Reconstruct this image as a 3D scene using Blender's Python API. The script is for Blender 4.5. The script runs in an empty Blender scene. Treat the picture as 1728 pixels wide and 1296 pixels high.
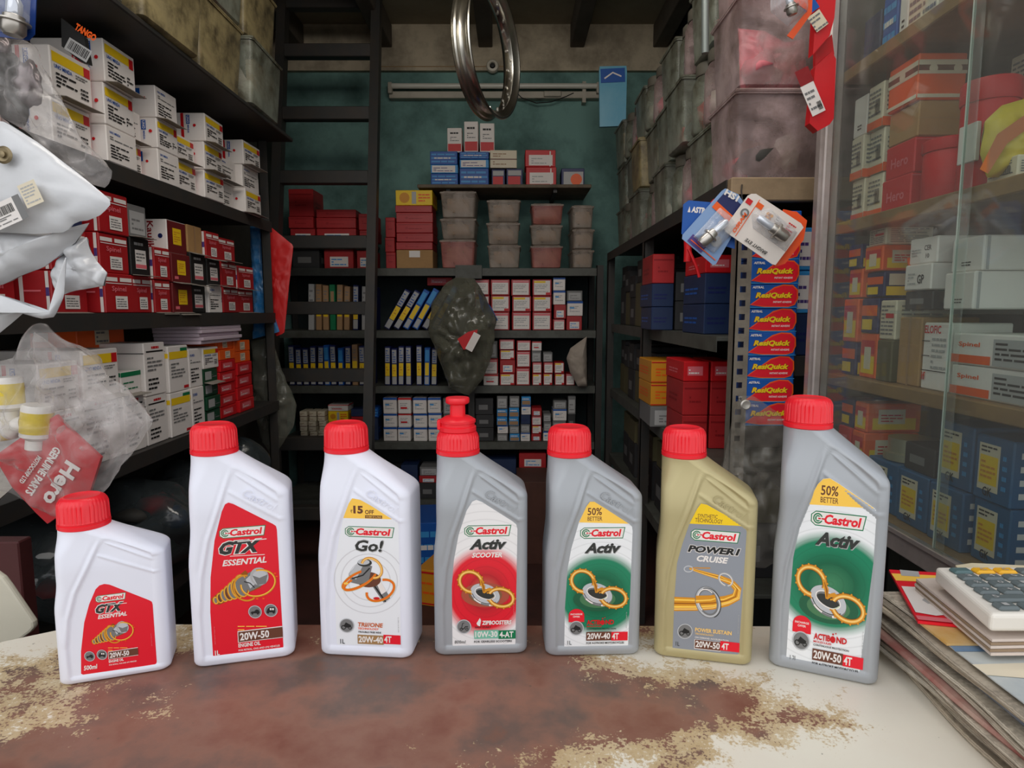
import bpy, bmesh, math, random
from mathutils import Vector, Matrix, noise
random.seed(7)
scene = bpy.context.scene
C = scene.collection
PI = math.pi
# ------------------------------------------------------------------ camera
CAMZ = 1.252
TILT = math.atan(121 / 1080.0)
cam_d = bpy.data.cameras.new('camera'); cam = bpy.data.objects.new('camera', cam_d); C.objects.link(cam)
cam_d.sensor_width = 36; cam_d.lens = 22.5; cam_d.clip_start = .02; cam_d.clip_end = 200
cam.location = (0, 0, CAMZ); cam.rotation_euler = (PI / 2 - TILT, 0, 0)
scene.camera = cam
# ------------------------------------------------------------------ light: overcast daylight through the open shop front, plus an added interior fill
world = bpy.data.worlds.new('overcast_sky'); scene.world = world; world.use_nodes = True
wn = world.node_tree; wn.nodes.clear()
wo = wn.nodes.new('ShaderNodeOutputWorld'); wb = wn.nodes.new('ShaderNodeBackground')
wtc = wn.nodes.new('ShaderNodeTexCoord'); wsp = wn.nodes.new('ShaderNodeSeparateXYZ'); wcr = wn.nodes.new('ShaderNodeValToRGB')
wn.links.new(wtc.outputs['Generated'], wsp.inputs[0]); wn.links.new(wsp.outputs['Z'], wcr.inputs[0])
wcr.color_ramp.elements[0].position = 0; wcr.color_ramp.elements[0].color = (1.0, 1.0, 1.0, 1)
wcr.color_ramp.elements[1].position = 1; wcr.color_ramp.elements[1].color = (.62, .66, .72, 1)
wn.links.new(wcr.outputs[0], wb.inputs[0]); wb.inputs[1].default_value = 1.0
wn.links.new(wb.outputs[0], wo.inputs[0])
sun_d = bpy.data.lights.new('hazy_sun', 'SUN'); sun = bpy.data.objects.new('hazy_sun', sun_d); C.objects.link(sun)
sun_d.energy = .35; sun_d.angle = R_ = math.radians(50); sun_d.color = (1, .97, .93)
sun.rotation_euler = (math.radians(52), 0, math.radians(-14))
al_d = bpy.data.lights.new('interior_fill', 'AREA'); al = bpy.data.objects.new('interior_fill', al_d); C.objects.link(al)  # added fill that lifts the dark interior, not a fitting of the shop
al_d.shape = 'RECTANGLE'; al_d.size = 1.5; al_d.size_y = .5; al_d.energy = 11.5; al_d.color = (1, .93, .84)
al.location = (-.05, 1.05, 2.62); al.rotation_euler = (math.radians(52), 0, 0)
vs = scene.view_settings
scene.display_settings.display_device = 'sRGB'
vs.view_transform = 'Standard'; vs.look = 'None'; vs.gamma = 1; vs.use_curve_mapping = False
vs.exposure = 0.42
scene.cycles.max_bounces = 10; scene.cycles.transparent_max_bounces = 24; scene.cycles.diffuse_bounces = 5
scene.cycles.caustics_reflective = False; scene.cycles.caustics_refractive = False

# ------------------------------------------------------------------ helpers
def P(px, py, X=None, Y=None, Z=None):
    u = (px - 864) / 1080; v = (648 - py) / 1080
    d = Vector((u, math.cos(TILT) + v * math.sin(TILT), -math.sin(TILT) + v * math.cos(TILT)))
    t = X / d.x if X is not None else Y / d.y if Y is not None else (Z - CAMZ) / d.z
    return Vector((0, 0, CAMZ)) + d * t
def lin(c): return tuple((v / 255 / 12.92) if v / 255 <= .04045 else ((v / 255 + .055) / 1.055) ** 2.4 for v in c)
MATS = {}
def mat(name, rgb, rough=.6, metal=0, var=0, scale=8, bump=0, coat=0, spec=.5, dark=None):
    """plain surface with noise variation towards a second colour (dirt/wear)"""
    if name in MATS: return MATS[name]
    m = bpy.data.materials.new(name); m.use_nodes = True; MATS[name] = m
    n = m.node_tree.nodes; L = m.node_tree.links; b = n['Principled BSDF']
    c = lin(rgb) + (1,)
    b.inputs['Base Color'].default_value = c; b.inputs['Roughness'].default_value = rough
    b.inputs['Metallic'].default_value = metal; b.inputs['Coat Weight'].default_value = coat
    b.inputs['Specular IOR Level'].default_value = spec
    m.diffuse_color = c
    if var or bump:
        tc = n.new('ShaderNodeTexCoord'); nz = n.new('ShaderNodeTexNoise'); nz.inputs['Scale'].default_value = scale
        nz.inputs['Detail'].default_value = 5; nz.inputs['Roughness'].default_value = .65
        L.new(tc.outputs['Object'], nz.inputs['Vector'])
        if var:
            mx = n.new('ShaderNodeMix'); mx.data_type = 'RGBA'; rr = n.new('ShaderNodeMapRange')
            rr.inputs[1].default_value = .4; rr.inputs[2].default_value = .72; rr.inputs[4].default_value = var
            d = lin(dark) if dark else tuple(x * .35 for x in c[:3])
            mx.inputs[6].default_value = c; mx.inputs[7].default_value = tuple(d) + (1,)
            L.new(nz.outputs[0], rr.inputs[0]); L.new(rr.outputs[0], mx.inputs[0]); L.new(mx.outputs[2], b.inputs['Base Color'])
        if bump:
            bp = n.new('ShaderNodeBump'); bp.inputs['Strength'].default_value = bump; bp.inputs['Distance'].default_value = .01
            L.new(nz.outputs[0], bp.inputs['Height']); L.new(bp.outputs[0], b.inputs['Normal'])
    return m
def plastic(name, rgb, clear=.6, rough=.15, scale=14, streak=.3, spec=.6, edge=.55, dirt=None):
    """thin see-through plastic film / translucent tub: transparent mixed with a glossy diffuse surface"""
    if name in MATS: return MATS[name]
    m = bpy.data.materials.new(name); m.use_nodes = True; MATS[name] = m
    n = m.node_tree.nodes; L = m.node_tree.links; b = n['Principled BSDF']; out = n['Material Output']
    b.inputs['Base Color'].default_value = lin(rgb) + (1,); b.inputs['Roughness'].default_value = rough
    b.inputs['Specular IOR Level'].default_value = spec
    tr = n.new('ShaderNodeBsdfTransparent'); mx = n.new('ShaderNodeMixShader')
    tc = n.new('ShaderNodeTexCoord'); nz = n.new('ShaderNodeTexNoise'); nz.inputs['Scale'].default_value = scale
    nz.inputs['Detail'].default_value = 6; nz.inputs['Distortion'].default_value = 1.2
    L.new(tc.outputs['Object'], nz.inputs['Vector'])
    rr = n.new('ShaderNodeMapRange'); rr.inputs[1].default_value = .35; rr.inputs[2].default_value = .7
    rr.inputs[3].default_value = max(0, 1 - clear - streak / 2); rr.inputs[4].default_value = min(1, 1 - clear + streak / 2)
    L.new(nz.outputs[0], rr.inputs[0])
    lw = n.new('ShaderNodeLayerWeight'); lw.inputs[0].default_value = .5; pw = n.new('ShaderNodeMath'); pw.operation = 'POWER'; pw.inputs[1].default_value = 2.2; L.new(lw.outputs['Facing'], pw.inputs[0])
    ad = n.new('ShaderNodeMath'); ad.operation = 'MULTIPLY_ADD'; ad.use_clamp = True; ad.inputs[1].default_value = edge; L.new(pw.outputs[0], ad.inputs[0]); L.new(rr.outputs[0], ad.inputs[2]); L.new(ad.outputs[0], mx.inputs[0])
    L.new(tr.outputs[0], mx.inputs[1]); L.new(b.outputs[0], mx.inputs[2]); L.new(mx.outputs[0], out.inputs[0])
    if dirt:
        n2 = n.new('ShaderNodeTexNoise'); n2.inputs['Scale'].default_value = scale * .9; n2.inputs['Detail'].default_value = 8; n2.inputs['Roughness'].default_value = .7; L.new(tc.outputs['Object'], n2.inputs['Vector'])
        r2 = n.new('ShaderNodeMapRange'); r2.inputs[1].default_value = .42; r2.inputs[2].default_value = .6; L.new(n2.outputs[0], r2.inputs[0])
        m3 = n.new('ShaderNodeMix'); m3.data_type = 'RGBA'; m3.inputs[6].default_value = lin(rgb) + (1,); m3.inputs[7].default_value = lin(dirt) + (1,); L.new(r2.outputs[0], m3.inputs[0]); L.new(m3.outputs[2], b.inputs['Base Color'])
    bp = n.new('ShaderNodeBump'); bp.inputs['Strength'].default_value = .5; bp.inputs['Distance'].default_value = .006
    L.new(nz.outputs[0], bp.inputs['Height']); L.new(bp.outputs[0], b.inputs['Normal'])
    return m
def glass_mat():
    m = bpy.data.materials.new('window_glass'); m.use_nodes = True; MATS['window_glass'] = m
    n = m.node_tree.nodes; L = m.node_tree.links; n.remove(n['Principled BSDF']); out = n['Material Output']
    tr = n.new('ShaderNodeBsdfTransparent'); tr.inputs[0].default_value = (.93, .97, .95, 1)
    gl = n.new('ShaderNodeBsdfGlossy'); gl.inputs['Roughness'].default_value = .03
    df = n.new('ShaderNodeBsdfDiffuse'); df.inputs[0].default_value = (.55, .53, .5, 1)
    lw = n.new('ShaderNodeLayerWeight'); lw.inputs[0].default_value = .5
    pw = n.new('ShaderNodeMath'); pw.operation = 'POWER'; pw.inputs[1].default_value = 5; L.new(lw.outputs['Facing'], pw.inputs[0])
    fr = n.new('ShaderNodeMath'); fr.operation = 'MULTIPLY_ADD'; fr.inputs[1].default_value = .9; fr.inputs[2].default_value = .035; L.new(pw.outputs[0], fr.inputs[0])
    m1 = n.new('ShaderNodeMixShader'); m2 = n.new('ShaderNodeMixShader')
    tc = n.new('ShaderNodeTexCoord'); nz = n.new('ShaderNodeTexNoise'); nz.inputs['Scale'].default_value = 5
    rr = n.new('ShaderNodeMapRange'); rr.inputs[3].default_value = .03; rr.inputs[4].default_value = .15  # uneven diffuse veil mixed into the glass imitates haze from street reflections
    L.new(tc.outputs['Object'], nz.inputs['Vector']); L.new(nz.outputs[0], rr.inputs[0])
    L.new(rr.outputs[0], m1.inputs[0]); L.new(tr.outputs[0], m1.inputs[1]); L.new(df.outputs[0], m1.inputs[2])
    L.new(fr.outputs[0], m2.inputs[0]); L.new(m1.outputs[0], m2.inputs[1]); L.new(gl.outputs[0], m2.inputs[2])
    L.new(m2.outputs[0], out.inputs[0]); return m
def link(name, me, parent=None, loc=None, rot=None):
    o = bpy.data.objects.new(name, me); C.objects.link(o)
    if parent: o.parent = parent
    if loc is not None: o.location = loc
    if rot is not None: o.rotation_euler = rot
    return o
def tag(o, label, cat, group=None, kind=None):
    if label: o['label'] = label
    if cat: o['category'] = cat
    if group: o['group'] = group
    if kind: o['kind'] = kind
    return o
def struct(o, kind='structure'): o['kind'] = kind; return o
def thing(name, label, cat, loc=(0, 0, 0), rz=0, group=None):
    return tag(link(name, None, None, loc, (0, 0, rz)), label, cat, group)
def mesh(name, V, F, mats, idx=None, smooth=False):
    me = bpy.data.meshes.new(name); me.from_pydata([tuple(v) for v in V], [], F)
    for m in (mats if isinstance(mats, (list, tuple)) else [mats]): me.materials.append(m)
    if idx: me.polygons.foreach_set('material_index', idx)
    if smooth: me.polygons.foreach_set('use_smooth', [True] * len(F))
    me.update(); return me
class MB:
    """collects boxes, tubes and lathes, all in ONE mesh"""
    def __init__(s): s.V = []; s.F = []; s.S = []; s.I = []
    def add(s, V, F, smooth=False, mi=0):
        k = len(s.V); s.V += [tuple(v) for v in V]; s.F += [tuple(i + k for i in f) for f in F]; s.S += [smooth] * len(F); s.I += [mi] * len(F); return s
    def box(s, a, b, mi=0, taper=0, ch=0):
        (x0, y0, z0), (x1, y1, z1) = a, b; t = taper
        V = [(x0 + t, y0 + t, z0), (x1 - t, y0 + t, z0), (x1 - t, y1 - t, z0), (x0 + t, y1 - t, z0), (x0, y0, z1), (x1, y0, z1), (x1, y1, z1), (x0, y1, z1)]
        F = [(3, 2, 1, 0), (4, 5, 6, 7), (0, 1, 5, 4), (1, 2, 6, 5), (2, 3, 7, 6), (3, 0, 4, 7)]
        if ch:
            bm = bmesh.new(); vs_ = [bm.verts.new(v) for v in V]
            for f in F: bm.faces.new([vs_[i] for i in f])
            bmesh.ops.bevel(bm, geom=bm.edges[:], offset=ch, segments=2 if ch > .004 else 1, profile=.5, affect='EDGES')
            bm.verts.index_update(); V = [v.co[:] for v in bm.verts]; F = [tuple(v.index for v in f.verts) for f in bm.faces]; bm.free()
        return s.add(V, F, False, mi)
    def tube(s, pts, r, n=8, mi=0, closed=False):
        pts = [Vector(p) for p in pts]; m = len(pts); V = []; F = []
        for i, p in enumerate(pts):
            a = pts[(i - 1) % m] if closed or i else p; b = pts[(i + 1) % m] if closed or i < m - 1 else p
            t = (b - a).normalized(); up = Vector((0, 0, 1)) if abs(t.z) < .9 else Vector((1, 0, 0))
            x = t.cross(up).normalized(); y = t.cross(x)
            rr = r[i] if isinstance(r, (list, tuple)) else r
            V += [p + x * math.cos(2 * PI * k / n) * rr + y * math.sin(2 * PI * k / n) * rr for k in range(n)]
        for i in range(m if closed else m - 1):
            j = (i + 1) % m
            F += [(i * n + k, i * n + (k + 1) % n, j * n + (k + 1) % n, j * n + k) for k in range(n)]
        if not closed: F += [tuple(range(n))[::-1], tuple(range((m - 1) * n, m * n))]
        return s.add(V, F, True, mi)
    def lathe(s, prof, n=32, c=(0, 0, 0), closed=False, mi=0, axis='z'):
        V = []; m = len(prof)
        for r, z in prof:
            for k in range(n):
                a = 2 * PI * k / n; q = (r * math.cos(a), r * math.sin(a), z)
                if axis == 'x': q = (q[2], q[0], q[1])
                if axis == 'y': q = (q[0], q[2], q[1])
                V.append((c[0] + q[0], c[1] + q[1], c[2] + q[2]))
        F = []
        for i in range(m if closed else m - 1):
            j = (i + 1) % m
            F += [(i * n + k, i * n + (k + 1) % n, j * n + (k + 1) % n, j * n + k) for k in range(n)]
        if not closed: F += [tuple(range(n))[::-1], tuple(range((m - 1) * n, m * n))]
        return s.add(V, F, True, mi)
    def me(s, name, mats):
        m = mesh(name, s.V, s.F, mats, s.I); m.polygons.foreach_set('use_smooth', s.S)
        if any(s.S) and hasattr(m, 'set_sharp_from_angle'): m.set_sharp_from_angle(angle=math.radians(40))
        return m
    def obj(s, name, mats, parent=None, loc=None, rot=None): return link(name, s.me(name, mats), parent, loc, rot)
# ---- flat print: text and shapes lying on a surface, in layers
TXT = {}
def text_geo(t, shear=0, bold=0):
    k = (t, shear, bold)
    if k not in TXT:
        cu = bpy.data.curves.new('t', 'FONT'); cu.body = t; cu.shear = shear; cu.offset = bold; cu.resolution_u = 2; cu.size = 1
        ob = bpy.data.objects.new('t', cu); me = ob.to_mesh()
        V = [(v.co.x, v.co.y) for v in me.vertices]; F = [tuple(p.vertices) for p in me.polygons]
        ob.to_mesh_clear(); bpy.data.objects.remove(ob); bpy.data.curves.remove(cu)
        if not V: V = [(0, 0), (1, 0), (1, 1)]; F = [(0, 1, 2)]
        x0 = min(v[0] for v in V); x1 = max(v[0] for v in V); y0 = min(v[1] for v in V); y1 = max(v[1] for v in V)
        TXT[k] = ([((x - x0) / (x1 - x0), (y - y0) / (y1 - y0)) for x, y in V], F)
    return TXT[k]
PRC = dict(white=(238, 236, 232), cream=(225, 214, 190), yellow=(245, 205, 30), red=(205, 22, 30), dred=(140, 18, 25), blue=(20, 85, 170), lblue=(60, 150, 215),
    navy=(25, 35, 90), green=(10, 120, 75), dgreen=(20, 70, 45), black=(22, 22, 22), grey=(120, 120, 120), lgrey=(175, 175, 175), orange=(240, 95, 25), brown=(105, 62, 45),
    gold=(215, 145, 35), kraft=(176, 136, 88), pink=(225, 110, 120), tan=(165, 130, 95), silver=(190, 192, 196), maroon=(105, 25, 28), amber=(255, 205, 85), purple=(80, 60, 130), bred=(230, 25, 45), dgold=(150, 85, 15), lgold=(250, 205, 120), gtx=(50, 52, 50))
def pr(c): return mat('print_' + c, PRC[c], .45, spec=.4)
class Art:
    def __init__(s, eps=.00025): s.V = []; s.F = []; s.I = []; s.M = []; s.k = 0; s.eps = eps; s.T = None
    def mi(s, m):
        m = pr(m) if isinstance(m, str) else m
        if m not in s.M: s.M.append(m)
        return s.M.index(m)
    def raw(s, pts, faces, m):
        s.k += 1; b = len(s.V); mi = s.mi(m)
        if s.T: pts = [s.T(*p) for p in pts]
        s.V += [(p[0], p[1], s.k) for p in pts]; s.F += [tuple(i + b for i in f) for f in faces]; s.I += [mi] * len(faces)
    def poly(s, pts, m): s.raw(pts, [tuple(range(len(pts)))], m)
    def rect(s, x, y, w, h, m): s.poly([(x, y), (x + w, y), (x + w, y + h), (x, y + h)], m)
    def ell(s, x, y, rx, ry, m, n=24): s.poly([(x + rx * math.cos(2 * PI * i / n), y + ry * math.sin(2 * PI * i / n)) for i in range(n)], m)
    def ring(s, x, y, rx, ry, w, m, a0=0, a1=360, tilt=0, n=36):
        pts = []; ct, st = math.cos(math.radians(tilt)), math.sin(math.radians(tilt))
        for i in range(n + 1):
            a = math.radians(a0 + (a1 - a0) * i / n)
            for q in (-.5, .5):
                px_, py_ = (rx + q * w) * math.cos(a), (ry + q * w) * math.sin(a)
                pts.append((x + px_ * ct - py_ * st, y + px_ * st + py_ * ct))
        s.raw(pts, [(2 * i, 2 * i + 1, 2 * i + 3, 2 * i + 2) for i in range(n)], m)
    def stroke(s, path, w, m):
        pts = []
        for i, p in enumerate(path):
            a = path[max(0, i - 1)]; b = path[min(len(path) - 1, i + 1)]; dx, dy = b[0] - a[0], b[1] - a[1]; l = math.hypot(dx, dy) or 1
            ww = w[i] if isinstance(w, (list, tuple)) else w
            pts += [(p[0] - dy / l * ww / 2, p[1] + dx / l * ww / 2), (p[0] + dy / l * ww / 2, p[1] - dx / l * ww / 2)]
        s.raw(pts, [(2 * i, 2 * i + 1, 2 * i + 3, 2 * i + 2) for i in range(len(path) - 1)], m)
    def text(s, t, x, y, w, h, m, shear=0, bold=.02, rot=0, slope=0):
        V, F = text_geo(t, shear, bold); r = math.radians(rot); c, q = math.cos(r), math.sin(r)
        s.raw([(x + vx * w * c - vy * h * q, y + vx * w * q + vy * h * c + slope * vx * w) for vx, vy in V], F, m)
    def lines(s, x, y, w, h, n, m, seed=1, fill=.45, vert=False):
        rg = random.Random(seed); P_ = []; Fc = []
        for i in range(n):
            yy = y + h * (i + .25) / n; hh = h / n * fill; xx = x
            while xx < x + w * .97:
                l = min(w * rg.uniform(.12, .4), x + w - xx); b = len(P_)
                P_ += [(xx, yy), (xx + l, yy), (xx + l, yy + hh), (xx, yy + hh)]; Fc.append((b, b + 1, b + 2, b + 3)); xx += l + w * .04
                if rg.random() < .15: break
        if vert: P_ = [(x + (q[1] - y) / h * w, y + (q[0] - x) / w * h) for q in P_]
        s.raw(P_, Fc, m)
    def bars(s, x, y, w, h, m, seed=3, n=16):
        rg = random.Random(seed); P_ = []; Fc = []; xx = x
        while xx < x + w:
            l = w / n * rg.uniform(.25, .9); b = len(P_); P_ += [(xx, y), (xx + l, y), (xx + l, y + h), (xx, y + h)]; Fc.append((b, b + 1, b + 2, b + 3)); xx += l + w / n * rg.uniform(.3, .8)
        s.raw(P_, Fc, m)
    def me(s, name, o=(0, 0, 0), ux=(1, 0, 0), uz=(0, 0, 1), off=.0004):
        o, ux, uz = Vector(o), Vector(ux), Vector(uz); n = ux.cross(uz)
        return mesh(name, [o + ux * a + uz * b + n * (off + k * s.eps) for a, b, k in s.V], s.F, s.M, s.I)
ORD = ['zeroth', 'first', 'second', 'third', 'fourth', 'fifth', 'sixth', 'seventh', 'eighth', 'ninth', 'tenth', 'eleventh', 'twelfth', 'thirteenth', 'fourteenth', 'fifteenth', 'sixteenth', 'seventeenth', 'eighteenth', 'nineteenth', 'twentieth']
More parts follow.
